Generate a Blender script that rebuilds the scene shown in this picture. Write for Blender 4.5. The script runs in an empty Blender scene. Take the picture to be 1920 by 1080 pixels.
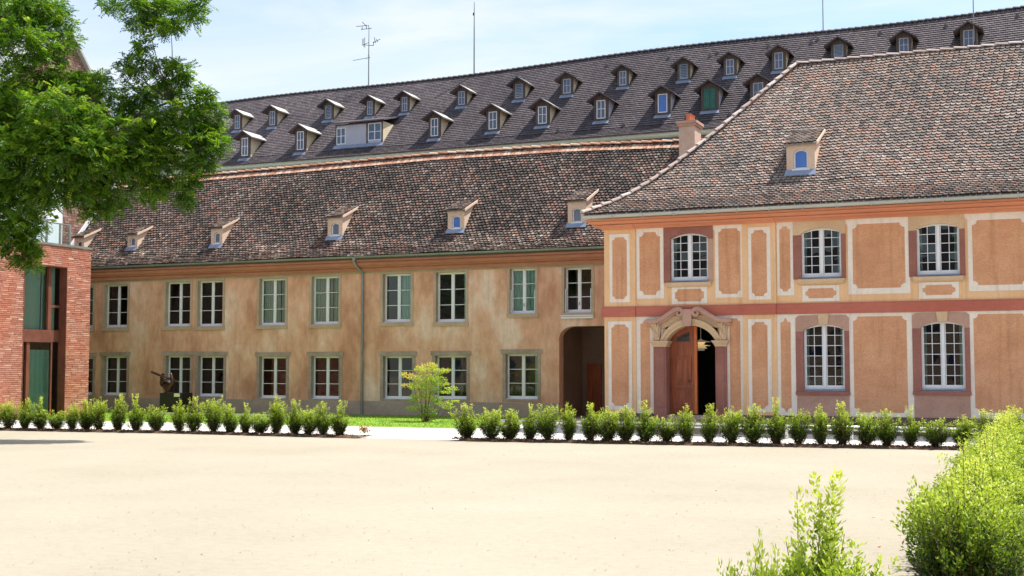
import bpy, math, random
import numpy as np
from mathutils import Vector, Matrix
random.seed(7)
rng = np.random.default_rng(11)
sc = bpy.context.scene
COL = sc.collection
R = math.radians

# ------------------------------------------------------------------ camera
FPX, PITCH, YAW, EYE = 2350.0, math.atan(148.0 / 2350.0), math.atan(1025.0 / 2350.0), 2.0
cam = bpy.data.cameras.new('camera')
cam.sensor_width = 36.0
cam.lens = FPX / 1920.0 * 36.0
cam.clip_start = 0.2
cam.clip_end = 2000
camo = bpy.data.objects.new('camera', cam)
COL.objects.link(camo)
camo.location = (0, 0, EYE)
camo.rotation_euler = (math.pi / 2 + PITCH, 0, YAW)
sc.camera = camo
_c, _s = math.cos(YAW), math.sin(YAW)
RT = Vector((_c, _s, 0))
FH = Vector((-_s, _c, 0))
FW = FH * math.cos(PITCH) + Vector((0, 0, math.sin(PITCH)))
UP = Vector((0, 0, math.cos(PITCH))) - FH * math.sin(PITCH)
EYEV = Vector((0, 0, EYE))

def ray(px, py):
    return FW + RT * ((px - 960) / FPX) + UP * ((540 - py) / FPX)

def at(px, py, Y):
    """survey point of the photograph on the vertical plane y = Y"""
    d = ray(px, py)
    return EYEV + d * (Y / d.y)

def atx(px, py, X):
    d = ray(px, py)
    return EYEV + d * (X / d.x)

def atd(px, py, dist):
    return EYEV + ray(px, py) * dist

def gnd(px, py, z=0.0):
    d = ray(px, py)
    return EYEV + d * ((z - EYE) / d.z)

# ------------------------------------------------------------------ materials
def _ramp(nt, stops):
    r = nt.nodes.new('ShaderNodeValToRGB')
    el = r.color_ramp.elements
    while len(el) < len(stops):
        el.new(0.5)
    for e, (p, c) in zip(el, stops):
        e.position = p
        e.color = (*c, 1)
    return r

def _noise(nt, vec, scale, detail=4, rough=0.55):
    n = nt.nodes.new('ShaderNodeTexNoise')
    n.inputs['Scale'].default_value = scale
    n.inputs['Detail'].default_value = detail
    n.inputs['Roughness'].default_value = rough
    nt.links.new(vec, n.inputs['Vector'])
    return n

def _coord(nt, scale=(1, 1, 1)):
    tc = nt.nodes.new('ShaderNodeTexCoord')
    mp = nt.nodes.new('ShaderNodeMapping')
    mp.inputs['Scale'].default_value = scale
    nt.links.new(tc.outputs['Object'], mp.inputs['Vector'])
    return mp.outputs['Vector']

def mat(name, stops, scale=3.0, rough=0.85, stretch=(1, 1, 1), fine=None, bump=0.0, bscale=40.0,
        metallic=0.0, spec=0.5, tint=None, tintmix=1.0, emit=None, streak=None):
    """procedural material: noise -> colour ramp, a fine second noise, bump; tint = ramp for a per-face attribute"""
    m = bpy.data.materials.new(name)
    m.use_nodes = True
    nt = m.node_tree
    b = nt.nodes['Principled BSDF']
    b.inputs['Roughness'].default_value = rough
    b.inputs['Metallic'].default_value = metallic
    b.inputs['Specular IOR Level'].default_value = spec
    vec = _coord(nt, stretch)
    if not isinstance(stops[0][0], (int, float)):
        stops = [(0, stops[0]), (1, stops[-1])]
    n = _noise(nt, vec, scale)
    r = _ramp(nt, stops)
    nt.links.new(n.outputs['Fac'], r.inputs['Fac'])
    col = r.outputs['Color']
    if tint:
        a = nt.nodes.new('ShaderNodeAttribute')
        a.attribute_name = 'tint'
        r2 = _ramp(nt, tint)
        nt.links.new(a.outputs['Fac'], r2.inputs['Fac'])
        mx = nt.nodes.new('ShaderNodeMix')
        mx.data_type = 'RGBA'
        mx.inputs['Factor'].default_value = tintmix
        nt.links.new(col, mx.inputs['A'])
        nt.links.new(r2.outputs['Color'], mx.inputs['B'])
        col = mx.outputs['Result']
    if fine:
        fs, lo, hi = fine
        n2 = _noise(nt, vec, fs, 6, 0.65)
        r3 = _ramp(nt, [(0.25, (lo,) * 3), (0.75, (hi,) * 3)])
        nt.links.new(n2.outputs['Fac'], r3.inputs['Fac'])
        mx = nt.nodes.new('ShaderNodeMix')
        mx.data_type = 'RGBA'
        mx.blend_type = 'MULTIPLY'
        mx.inputs['Factor'].default_value = 1
        nt.links.new(col, mx.inputs['A'])
        nt.links.new(r3.outputs['Color'], mx.inputs['B'])
        col = mx.outputs['Result']
    if streak:                                        # rain runs and washed patches, long in z
        lo, hi = streak
        tc = nt.nodes.new('ShaderNodeTexCoord')
        mp = nt.nodes.new('ShaderNodeMapping')
        mp.inputs['Scale'].default_value = (2.6, 2.6, 0.16)
        nt.links.new(tc.outputs['Object'], mp.inputs['Vector'])
        n4 = _noise(nt, mp.outputs['Vector'], 2.2, 5, 0.6)
        r4 = _ramp(nt, [(0.34, (lo, lo * .98, lo * .95)), (0.48, (1, 1, 1)), (0.66, (1, 1, 1)), (0.78, (hi, hi, hi))])
        nt.links.new(n4.outputs['Fac'], r4.inputs['Fac'])
        mx = nt.nodes.new('ShaderNodeMix')
        mx.data_type = 'RGBA'
        mx.blend_type = 'MULTIPLY'
        mx.inputs['Factor'].default_value = 1
        nt.links.new(col, mx.inputs['A'])
        nt.links.new(r4.outputs['Color'], mx.inputs['B'])
        col = mx.outputs['Result']
    nt.links.new(col, b.inputs['Base Color'])
    if emit:
        nt.links.new(col, b.inputs['Emission Color'])
        b.inputs['Emission Strength'].default_value = emit
    if bump:
        n3 = _noise(nt, vec, bscale, 6, 0.7)
        bp = nt.nodes.new('ShaderNodeBump')
        bp.inputs['Strength'].default_value = bump
        bp.inputs['Distance'].default_value = 0.02
        nt.links.new(n3.outputs['Fac'], bp.inputs['Height'])
        nt.links.new(bp.outputs['Normal'], b.inputs['Normal'])
    return m

def leafmat(name, tint, trans=0.35, rough=0.45, spec=0.35):
    m = bpy.data.materials.new(name)
    m.use_nodes = True
    nt = m.node_tree
    b = nt.nodes['Principled BSDF']
    out = nt.nodes['Material Output']
    a = nt.nodes.new('ShaderNodeAttribute')
    a.attribute_name = 'tint'
    r = _ramp(nt, tint)
    nt.links.new(a.outputs['Fac'], r.inputs['Fac'])
    nt.links.new(r.outputs['Color'], b.inputs['Base Color'])
    b.inputs['Roughness'].default_value = rough
    b.inputs['Specular IOR Level'].default_value = spec
    t = nt.nodes.new('ShaderNodeBsdfTranslucent')
    nt.links.new(r.outputs['Color'], t.inputs['Color'])
    mx = nt.nodes.new('ShaderNodeMixShader')
    mx.inputs[0].default_value = trans
    nt.links.new(b.outputs[0], mx.inputs[1])
    nt.links.new(t.outputs[0], mx.inputs[2])
    nt.links.new(mx.outputs[0], out.inputs[0])
    return m

def glassmat(name, tint, ior=1.75, wob=0.06, scale=1.6):
    m = bpy.data.materials.new(name)
    m.use_nodes = True
    nt = m.node_tree
    nt.nodes.remove(nt.nodes['Principled BSDF'])
    out = nt.nodes['Material Output']
    tr = nt.nodes.new('ShaderNodeBsdfTransparent')
    tr.inputs['Color'].default_value = (*tint, 1)
    gl = nt.nodes.new('ShaderNodeBsdfGlossy')
    gl.inputs['Roughness'].default_value = 0.015
    fr = nt.nodes.new('ShaderNodeFresnel')
    fr.inputs['IOR'].default_value = ior
    n = _noise(nt, _coord(nt), scale, 2)
    bp = nt.nodes.new('ShaderNodeBump')
    bp.inputs['Strength'].default_value = wob
    bp.inputs['Distance'].default_value = 0.05
    nt.links.new(n.outputs['Fac'], bp.inputs['Height'])
    nt.links.new(bp.outputs['Normal'], gl.inputs['Normal'])
    mx = nt.nodes.new('ShaderNodeMixShader')
    nt.links.new(fr.outputs[0], mx.inputs[0])
    nt.links.new(tr.outputs[0], mx.inputs[1])
    nt.links.new(gl.outputs[0], mx.inputs[2])
    nt.links.new(mx.outputs[0], out.inputs[0])
    return m

# ------------------------------------------------------------------ mesh builder
class MB:
    def __init__(s):
        s.v, s.f, s.mi, s.t = [], [], [], []

    def add(s, vs, fs, mi=0, t=0.0):
        o = len(s.v)
        s.v.extend([tuple(p) for p in vs])
        for f in fs:
            s.f.append([i + o for i in f])
            s.mi.append(mi)
            s.t.append(t)
        return s

    def box(s, x0, x1, y0, y1, z0, z1, mi=0, t=0.0):
        v = [(x0, y0, z0), (x1, y0, z0), (x1, y1, z0), (x0, y1, z0), (x0, y0, z1), (x1, y0, z1), (x1, y1, z1), (x0, y1, z1)]
        return s.add(v, [(0, 3, 2, 1), (4, 5, 6, 7), (0, 1, 5, 4), (1, 2, 6, 5), (2, 3, 7, 6), (3, 0, 4, 7)], mi, t)

    def prism(s, pts, y0, y1, mi=0, t=0.0):
        """polygon in (x, z) extruded from y0 (front) to y1"""
        n = len(pts)
        v = [(x, y0, z) for x, z in pts] + [(x, y1, z) for x, z in pts]
        fs = [tuple(range(n)), tuple(range(2 * n - 1, n - 1, -1))]
        fs += [(i, i + n, (i + 1) % n + n, (i + 1) % n) for i in range(n)]
        return s.add(v, fs, mi, t)

    def ring(s, outer, inner, y0, y1, mi=0, closed=True):
        n = len(outer)
        v = [(x, y0, z) for x, z in outer] + [(x, y0, z) for x, z in inner] + \
            [(x, y1, z) for x, z in outer] + [(x, y1, z) for x, z in inner]
        fs = []
        for i in range(n if closed else n - 1):
            j = (i + 1) % n
            fs += [(i, j, n + j, n + i), (n + i, n + j, 3 * n + j, 3 * n + i), (i, 2 * n + i, 2 * n + j, j),
                   (2 * n + i, 3 * n + i, 3 * n + j, 2 * n + j)]
        if not closed:
            fs += [(0, n, 3 * n, 2 * n), (n - 1, 3 * n - 1, 4 * n - 1, 2 * n - 1)]
        return s.add(v, fs, mi)

    def tube(s, pts, rad, n=8, mi=0, t=0.0, cap=True):
        pts = [Vector(p) for p in pts]
        rads = rad if isinstance(rad, (list, tuple)) else [rad] * len(pts)
        vs, fs = [], []
        prev = None
        for i, p in enumerate(pts):
            d = (pts[min(i + 1, len(pts) - 1)] - pts[max(i - 1, 0)]).normalized()
            if prev is None:
                a = d.cross(Vector((0, 0, 1)))
                if a.length < 1e-3:
                    a = d.cross(Vector((1, 0, 0)))
            else:
                a = prev - d * prev.dot(d)
            a.normalize()
            prev = a
            b = d.cross(a)
            for k in range(n):
                w = 2 * math.pi * k / n
                vs.append(p + (a * math.cos(w) + b * math.sin(w)) * rads[i])
        for i in range(len(pts) - 1):
            for k in range(n):
                q = (k + 1) % n
                fs.append((i * n + k, i * n + q, (i + 1) * n + q, (i + 1) * n + k))
        if cap:
            fs += [tuple(range(n - 1, -1, -1)), tuple(range((len(pts) - 1) * n, len(pts) * n))]
        return s.add(vs, fs, mi, t)

    def lathe(s, prof, c, n=24, mi=0):
        vs, fs = [], []
        for r, z in prof:
            for k in range(n):
                w = 2 * math.pi * k / n
                vs.append((c[0] + r * math.cos(w), c[1] + r * math.sin(w), c[2] + z))
        for i in range(len(prof) - 1):
            for k in range(n):
                q = (k + 1) % n
                fs.append((i * n + k, i * n + q, (i + 1) * n + q, (i + 1) * n + k))
        return s.add(vs, fs, mi)

    def sweep(s, path, prof, mi=0):
        """closed profile [(outward, z)] swept along a plan path [(x, y)]; outward = to the left of travel"""
        P = [Vector((x, y)) for x, y in path]
        n = len(prof)
        vs, fs = [], []
        for i, p in enumerate(P):
            ds = []
            if i > 0:
                ds.append((P[i] - P[i - 1]).normalized())
            if i < len(P) - 1:
                ds.append((P[i + 1] - P[i]).normalized())
            ns = [Vector((-d.y, d.x)) for d in ds]
            if len(ns) == 2:
                m = (ns[0] + ns[1])
                m = m / m.dot(ns[0])
            else:
                m = ns[0]
            for o, z in prof:
                vs.append((p.x + m.x * o, p.y + m.y * o, z))
        for i in range(len(P) - 1):
            for k in range(n):
                q = (k + 1) % n
                fs.append((i * n + k, (i + 1) * n + k, (i + 1) * n + q, i * n + q))
        fs += [tuple(range(n)), tuple(range(len(P) * n - 1, (len(P) - 1) * n - 1, -1))]
        return s.add(vs, fs, mi)

    def build(s, name, mats, parent=None, smooth=False, fix=True, off=None):
        me = bpy.data.meshes.new(name)
        vs = s.v if off is None else [(x - off[0], y - off[1], z - off[2]) for x, y, z in s.v]
        me.from_pydata(vs, [], s.f)
        mats = mats if isinstance(mats, (list, tuple)) else [mats]
        for m in mats:
            me.materials.append(m)
        if len(mats) > 1:
            me.polygons.foreach_set('material_index', s.mi)
        if any(s.t):
            a = me.attributes.new('tint', 'FLOAT', 'FACE')
            a.data.foreach_set('value', s.t)
        if fix and len(s.f) < 20000:
            import bmesh
            bm = bmesh.new()
            bm.from_mesh(me)
            bmesh.ops.recalc_face_normals(bm, faces=bm.faces)
            bm.to_mesh(me)
            bm.free()
        if smooth:
            me.polygons.foreach_set('use_smooth', [True] * len(me.polygons))
        me.update()
        return link(name, me, parent)

def link(name, me, parent=None):
    o = bpy.data.objects.new(name, me)
    COL.objects.link(o)
    if parent is not None:
        o.parent = parent
        if parent.type == 'EMPTY' and parent.get('_w'):
            o.matrix_parent_inverse = Matrix.Translation(-parent.location)
    return o

def tag(o, label=None, cat=None, group=None, kind=None):
    if label: o['label'] = label
    if cat: o['category'] = cat
    if group: o['group'] = group
    if kind: o['kind'] = kind
    return o

def thing(name, loc, label, cat, group=None, world=True):
    """an Empty at the base of a thing; world=True when its parts are modelled in world coordinates"""
    o = bpy.data.objects.new(name, None)
    COL.objects.link(o)
    o.location = loc
    o.empty_display_size = 0.3
    if world:
        o['_w'] = 1
    return tag(o, label, cat, group)

def leaves(name, P, D, N, L, W, T, m, parent=None, link_it=True):
    """many folded diamond leaves in one mesh. P base, D direction, N side vector (n x 3), L, W, T (n)"""
    n = len(P)
    D = D / np.linalg.norm(D, axis=1, keepdims=True)
    N = N - D * np.sum(N * D, axis=1, keepdims=True)
    N = N / (np.linalg.norm(N, axis=1, keepdims=True) + 1e-9)
    U = np.cross(D, N)
    L = L[:, None]; W = W[:, None]
    mid = P + D * L * 0.5
    v = np.stack([P, mid + N * W * 0.5 + U * W * 0.18, P + D * L, mid - N * W * 0.5 + U * W * 0.18], axis=1).reshape(-1, 3)
    me = bpy.data.meshes.new(name)
    me.vertices.add(4 * n)
    me.vertices.foreach_set('co', v.astype(np.float32).ravel())
    idx = (np.arange(n)[:, None] * 4 + np.array([0, 1, 2, 0, 2, 3])).ravel()
    me.loops.add(6 * n)
    me.loops.foreach_set('vertex_index', idx.astype(np.int32))
    me.polygons.add(2 * n)
    me.polygons.foreach_set('loop_start', (np.arange(2 * n) * 3).astype(np.int32))
    a = me.attributes.new('tint', 'FLOAT', 'FACE')
    a.data.foreach_set('value', np.repeat(T, 2).astype(np.float32))
    me.materials.append(m)
    me.update(calc_edges=True)
    me.validate()
    if not link_it:
        return me
    return link(name, me, parent)

def arch(x0, x1, zb, zs, zt, n=10):
    """contour: bottom-left, bottom-right, then a segmental arch from right springing to left"""
    w = (x1 - x0) / 2
    h = max(zt - zs, 1e-4)
    r = (w * w + h * h) / (2 * h)
    a = math.asin(min(1, w / r))
    if h > w:
        a = math.pi - a
    cx, cz = (x0 + x1) / 2, zt - r
    pts = [(x0, zb), (x1, zb)]
    for i in range(n + 1):
        t = a - 2 * a * i / n
        pts.append((cx + r * math.sin(t), cz + r * math.cos(t)))
    return pts
# ------------------------------------------------------------------ palette
M = {}
M['plaster_old'] = mat('weathered_ochre_plaster', [(0.31, (0.56, 0.265, 0.16)), (0.43, (0.70, 0.375, 0.24)), (0.54, (0.76, 0.435, 0.29)), (0.66, (0.84, 0.59, 0.46))],
                       0.85, 0.92, (1, 1, 0.55), fine=(4, 0.76, 1.15), bump=0.35, bscale=14, streak=(.91, 1.05))
M['plaster_base'] = mat('grey_plinth_plaster', [(0.3, (0.36, 0.265, 0.22)), (0.7, (0.47, 0.36, 0.295))], 1.2, 0.93, fine=(8, 0.85, 1.1), bump=0.3)
M['stone_sill'] = mat('brown_grey_sandstone', [(0.3, (0.43, 0.31, 0.215)), (0.7, (0.54, 0.40, 0.29))], 1.5, 0.9, fine=(20, 0.85, 1.1), bump=0.25)
M['stone_grey'] = mat('weathered_grey_sandstone', [(0.3, (0.35, 0.255, 0.20)), (0.7, (0.48, 0.365, 0.295))], 2.5, 0.92, fine=(14, 0.7, 1.15), bump=0.4)
M['cornice'] = mat('terracotta_painted_cornice', [(0.3, (0.60, 0.22, 0.115)), (0.7, (0.69, 0.285, 0.155))], 1.1, 0.8, (0.25, 1, 1), fine=(16, 0.86, 1.08))
M['cornice_old'] = mat('worn_terracotta_cornice', [(0.3, (0.37, 0.14, 0.08)), (0.7, (0.50, 0.20, 0.115))], 0.9, 0.85, (0.2, 1, 1), fine=(12, 0.75, 1.12))
M['ochre_light'] = mat('light_ochre_plaster', [(0.3, (0.79, 0.465, 0.235)), (0.7, (0.86, 0.54, 0.29))], 0.8, 0.9, fine=(12, 0.90, 1.05), bump=0.15, streak=(.88, 1.06))
M['ochre_panel'] = mat('deep_ochre_panel_plaster', [(0.3, (0.60, 0.285, 0.145)), (0.5, (0.68, 0.335, 0.175)), (0.7, (0.74, 0.39, 0.21))], 0.9, 0.93, (1, 1, 1.4), fine=(18, 0.76, 1.12), bump=0.55, bscale=9, streak=(.86, 1.08))
M['white_band'] = mat('off_white_plaster_band', [(0.3, (0.82, 0.705, 0.59)), (0.7, (0.88, 0.785, 0.67))], 1.0, 0.9, fine=(10, 0.88, 1.04), streak=(.86, 1.03))
M['stone_red'] = mat('red_brown_sandstone', [(0.3, (0.27, 0.10, 0.072)), (0.7, (0.37, 0.155, 0.115))], 1.3, 0.85, fine=(16, 0.82, 1.1), bump=0.25)
M['stone_pink'] = mat('pinkish_sandstone', [(0.3, (0.44, 0.25, 0.18)), (0.7, (0.54, 0.33, 0.245))], 1.5, 0.88, fine=(16, 0.85, 1.08), bump=0.25)
M['stone_buff'] = mat('buff_sandstone', [(0.3, (0.60, 0.40, 0.235)), (0.7, (0.70, 0.50, 0.31))], 1.4, 0.88, fine=(18, 0.85, 1.08), bump=0.3)
M['band_red'] = mat('red_string_course', [(0.3, (0.45, 0.118, 0.075)), (0.7, (0.54, 0.165, 0.108))], 0.9, 0.85, (0.4, 1, 1), fine=(14, 0.85, 1.08))
M['plinth_dark'] = mat('dark_plinth_stone', [(0.3, (0.10, 0.062, 0.052)), (0.7, (0.17, 0.11, 0.09))], 1.8, 0.9, fine=(10, 0.8, 1.1), bump=0.3)
M['zinc'] = mat('weathered_zinc', [(0.3, (0.40, 0.41, 0.38)), (0.7, (0.52, 0.52, 0.47))], 2.0, 0.5, (0.3, 1, 1), metallic=0.35)
M['zinc_dark'] = mat('dark_zinc', [(0.3, (0.19, 0.20, 0.19)), (0.7, (0.29, 0.30, 0.28))], 2.0, 0.5, (0.3, 1, 1), metallic=0.3)
M['zinc_blue'] = mat('lead_flashing', [(0.3, (0.20, 0.245, 0.34)), (0.7, (0.27, 0.32, 0.42))], 4.0, 0.45, metallic=0.25)
M['white_paint'] = mat('white_window_paint', [(0.3, (0.74, 0.73, 0.74)), (0.7, (0.80, 0.79, 0.79))], 3.0, 0.5)
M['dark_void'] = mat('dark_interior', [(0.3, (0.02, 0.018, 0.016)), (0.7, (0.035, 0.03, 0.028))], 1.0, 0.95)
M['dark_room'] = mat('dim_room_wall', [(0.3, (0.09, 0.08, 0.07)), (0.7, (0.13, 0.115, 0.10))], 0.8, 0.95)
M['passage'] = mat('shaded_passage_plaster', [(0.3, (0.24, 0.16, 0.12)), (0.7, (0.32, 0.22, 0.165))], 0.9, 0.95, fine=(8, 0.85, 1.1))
M['glass'] = glassmat('old_window_glass', (0.84, 0.93, 0.91), 1.7)
M['glass_flat'] = glassmat('clear_window_glass', (0.84, 0.95, 0.92), 1.75, 0.02)
M['blue_pane'] = mat('blue_roof_window_pane', [(0.3, (0.03, 0.11, 0.42)), (0.7, (0.05, 0.16, 0.52))], 2.0, 0.08, spec=0.7)  # opaque pane in one vivid blue
M['dark_pane'] = mat('dark_dormer_pane', [(0.3, (0.03, 0.05, 0.10)), (0.7, (0.07, 0.10, 0.17))], 3.0, 0.06, spec=0.8)
M['green_shutter'] = mat('dark_green_shutter', [(0.3, (0.012, 0.09, 0.065)), (0.7, (0.02, 0.13, 0.09))], 3.0, 0.5)
M['louvre'] = mat('grey_blue_louvre', [(0.3, (0.22, 0.26, 0.33)), (0.7, (0.32, 0.36, 0.43))], 3.0, 0.6)
M['curtain'] = leafmat('pale_green_curtain', [(0, (0.50, 0.74, 0.64)), (1, (0.80, 0.90, 0.80))], 0.3, 0.9, 0.1)
TS_L = [(0.0, (0.025, 0.020, 0.018)), (0.28, (0.074, 0.056, 0.047)), (0.50, (0.164, 0.127, 0.107)), (0.62, (0.295, 0.123, 0.086)), (0.70, (0.246, 0.193, 0.160)), (0.85, (0.377, 0.295, 0.238)), (1.0, (0.590, 0.508, 0.426))]
TS_R = [(0.0, (0.062, 0.053, 0.048)), (0.25, (0.158, 0.132, 0.119)), (0.5, (0.290, 0.238, 0.207)), (0.64, (0.396, 0.211, 0.145)), (0.72, (0.370, 0.299, 0.260)), (0.9, (0.484, 0.396, 0.339)), (1.0, (0.616, 0.537, 0.466))]
TS_B = [(0.0, (0.046, 0.038, 0.047)), (0.5, (0.100, 0.081, 0.091)), (1.0, (0.185, 0.15, 0.158))]
M['tiles_left'] = mat('mossy_clay_tiles', [(0.3, (0.05, 0.04, 0.035)), (0.7, (0.15, 0.115, 0.095))], 0.7, 0.9, fine=(26, 0.7, 1.2), tint=TS_L, tintmix=0.8)
M['tiles_right'] = mat('weathered_clay_tiles', [(0.3, (0.12, 0.095, 0.082)), (0.7, (0.24, 0.19, 0.16))], 0.6, 0.9, fine=(26, 0.78, 1.15), tint=TS_R, tintmix=0.8)
M['tiles_back'] = mat('dark_flat_tiles', [(0.3, (0.055, 0.045, 0.05)), (0.7, (0.125, 0.10, 0.102))], 0.25, 0.85, fine=(20, 0.85, 1.1), tint=TS_B, tintmix=0.75)
M['ridge_clay'] = mat('orange_ridge_tiles', [(0.3, (0.30, 0.13, 0.08)), (0.7, (0.50, 0.28, 0.18))], 3, 0.9, fine=(20, 0.8, 1.15),
                      tint=[(0, (0.33, 0.13, 0.075)), (0.5, (0.50, 0.25, 0.15)), (1, (0.66, 0.50, 0.38))], tintmix=0.8)
M['ridge_pale'] = mat('pale_hip_tiles', [(0.3, (0.42, 0.33, 0.29)), (0.7, (0.58, 0.48, 0.43))], 3, 0.9, fine=(20, 0.8, 1.12),
                      tint=[(0, (0.36, 0.27, 0.235)), (0.5, (0.50, 0.39, 0.345)), (1, (0.62, 0.54, 0.49))], tintmix=0.8)
M['ridge_dark'] = mat('dark_ridge_tiles', [(0.3, (0.075, 0.07, 0.075)), (0.7, (0.13, 0.11, 0.11))], 3, 0.85)
M['dormer_plaster'] = mat('pink_dormer_plaster', [(0.3, (0.62, 0.44, 0.32)), (0.7, (0.72, 0.54, 0.41))], 2.0, 0.9, fine=(14, 0.88, 1.06))
M['dormer_wood'] = mat('dark_dormer_timber', [(0.3, (0.06, 0.045, 0.04)), (0.7, (0.11, 0.085, 0.075))], 3.0, 0.85, (4, 4, 1))
M['cheek_cream'] = mat('cream_dormer_cheek', [(0.3, (0.58, 0.49, 0.33)), (0.7, (0.66, 0.57, 0.40))], 1.5, 0.9, fine=(8, 0.9, 1.05))
M['cheek_grey'] = mat('grey_blue_render', [(0.3, (0.38, 0.38, 0.45)), (0.7, (0.46, 0.46, 0.53))], 1.5, 0.9)
M['green_cornice'] = mat('pale_green_cornice', [(0.3, (0.42, 0.52, 0.46)), (0.7, (0.55, 0.63, 0.55))], 1.2, 0.8, (0.3, 1, 1), fine=(10, 0.8, 1.1))
M['wood_door'] = mat('varnished_oak_door', [(0.3, (0.21, 0.045, 0.014)), (0.5, (0.32, 0.072, 0.021)), (0.7, (0.43, 0.11, 0.034))], 2.2, 0.4, (6, 6, 0.7), fine=(16, 0.75, 1.15))
M['lit_wood_edge'] = mat('lit_orange_door_edge', [(0.3, (0.50, 0.12, 0.02)), (0.7, (0.62, 0.17, 0.035))], 2.2, 0.45, (6, 6, 0.7))  # lit edge of the leaf: the light is put into a brighter orange
M['iron'] = mat('dark_wrought_iron', [(0.3, (0.03, 0.03, 0.03)), (0.7, (0.06, 0.055, 0.05))], 6, 0.5, metallic=0.4)
M['steel'] = mat('brushed_stainless_steel', [(0.3, (0.70, 0.69, 0.66)), (0.7, (0.80, 0.79, 0.76))], 6, 0.35, metallic=0.45)
M['corten'] = mat('rusty_red_steel', [(0.3, (0.13, 0.035, 0.022)), (0.7, (0.21, 0.065, 0.038))], 1.6, 0.7, fine=(14, 0.8, 1.15))
M['mortar'] = mat('dark_recessed_mortar', [(0.3, (0.15, 0.10, 0.085)), (0.7, (0.22, 0.16, 0.14))], 6, 0.95)
M['brick_new'] = mat('red_roman_brick', [(0.3, (0.42, 0.12, 0.08)), (0.7, (0.60, 0.22, 0.15))], 2.0, 0.9, fine=(22, 0.8, 1.15),
                     tint=[(0, (0.36, 0.115, 0.075)), (0.45, (0.50, 0.19, 0.13)), (0.8, (0.60, 0.33, 0.25)), (1, (0.78, 0.62, 0.52))], tintmix=0.85)
M['brick_old'] = mat('old_brown_brick', [(0.3, (0.20, 0.10, 0.075)), (0.7, (0.34, 0.20, 0.15))], 3.0, 0.92, fine=(14, 0.75, 1.2),
                     tint=[(0, (0.15, 0.07, 0.055)), (0.6, (0.30, 0.16, 0.12)), (1, (0.48, 0.36, 0.29))], tintmix=0.75)
M['terracotta'] = mat('terracotta_pot', [(0.3, (0.50, 0.14, 0.06)), (0.7, (0.60, 0.19, 0.085))], 5, 0.8)
M['chimney'] = mat('pink_rendered_chimney', [(0.3, (0.55, 0.36, 0.27)), (0.7, (0.66, 0.46, 0.36))], 2.5, 0.9, fine=(10, 0.85, 1.08))
M['white_render'] = mat('white_render', [(0.3, (0.72, 0.74, 0.76)), (0.7, (0.78, 0.80, 0.82))], 0.8, 0.85)
M['lamp_shade'] = mat('cream_lamp_shade', [(0.3, (0.72, 0.64, 0.48)), (0.7, (0.78, 0.70, 0.54))], 3, 0.4, emit=0.10)
M['lamp_glow'] = mat('lit_lamp_core', [(0.3, (0.9, 0.62, 0.26)), (0.7, (0.95, 0.70, 0.32))], 3, 0.4, emit=0.3)

# ------------------------------------------------------------------ roofs of clay tiles
def prof_at(prof, s):
    for (y0, z0), (y1, z1) in zip(prof, prof[1:]):
        l = math.hypot(y1 - y0, z1 - z0)
        if s <= l:
            return y0 + (y1 - y0) * s / l, z0 + (z1 - z0) * s / l, (y1 - y0) / l, (z1 - z0) / l
        s -= l
    return y1, z1, (y1 - y0) / l, (z1 - z0) / l

def prof_len(prof):
    return sum(math.hypot(b[0] - a[0], b[1] - a[1]) for a, b in zip(prof, prof[1:]))

def tile_rows(mb, prof, xl, xr, e=0.145, w=0.165, L=0.215, lift=0.034, th=0.016, rounded=True, mi=0, tint=None, jit=1.0, zfix=None, total=None):
    S = total or prof_len(prof)
    k = 0
    while k * e < S - 0.03:
        y, z, ty, tz = prof_at(prof, k * e)
        ny, nz = -tz, ty
        a0, a1 = xl(y), xr(y)
        x = a0 + (w / 2 if k % 2 else 0)
        while x < a1 + w * 0.3:
            t = tint(x, y) if tint else random.random()
            dl = random.uniform(-0.5, 0.9) * 0.012 * jit
            sk = random.uniform(-1, 1) * 0.012 * jit
            dx = random.uniform(-1, 1) * 0.008 * jit
            ww = w * 0.472
            if rounded:
                pts = [(-ww, L), (ww, L), (ww, 0.085), (0.30 * w, 0.026), (0, 0), (-0.30 * w, 0.026), (-ww, 0.085)]
            else:
                pts = [(-ww, L), (ww, L), (ww, 0.0), (-ww, 0.0)]
            zo = zfix(x, y) if zfix else 0.0
            vs = []
            for u, a in pts:
                a2 = a + dl + sk * u / w
                h = lift * (1 - a / L) + 0.004
                vs.append((x + u + dx, y + ty * a2 + ny * h, z + zo + tz * a2 + nz * h))
            n = len(pts)
            lip = list(range(2, n))
            vs += [(vs[i][0], vs[i][1] - ny * th, vs[i][2] - nz * th) for i in lip]
            fs = [tuple(range(n))]
            for q in range(len(lip) - 1):
                fs.append((lip[q], n + q, n + q + 1, lip[q + 1]))
            mb.add(vs, fs, mi, max(t, 0.001))
            x += w
        k += 1

def slope_sheet(mb, prof, xl, xr, drop=0.03, mi=0, thick=0.12):
    for (y0, z0), (y1, z1) in zip(prof, prof[1:]):
        v = []
        for dz in (-drop, -drop - thick):
            v += [(xl(y0), y0, z0 + dz), (xr(y0), y0, z0 + dz), (xr(y1), y1, z1 + dz), (xl(y1), y1, z1 + dz)]
        mb.add(v, [(0, 1, 2, 3), (7, 6, 5, 4), (0, 4, 5, 1), (1, 5, 6, 2), (2, 6, 7, 3), (3, 7, 4, 0)], mi, 0.3)

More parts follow.
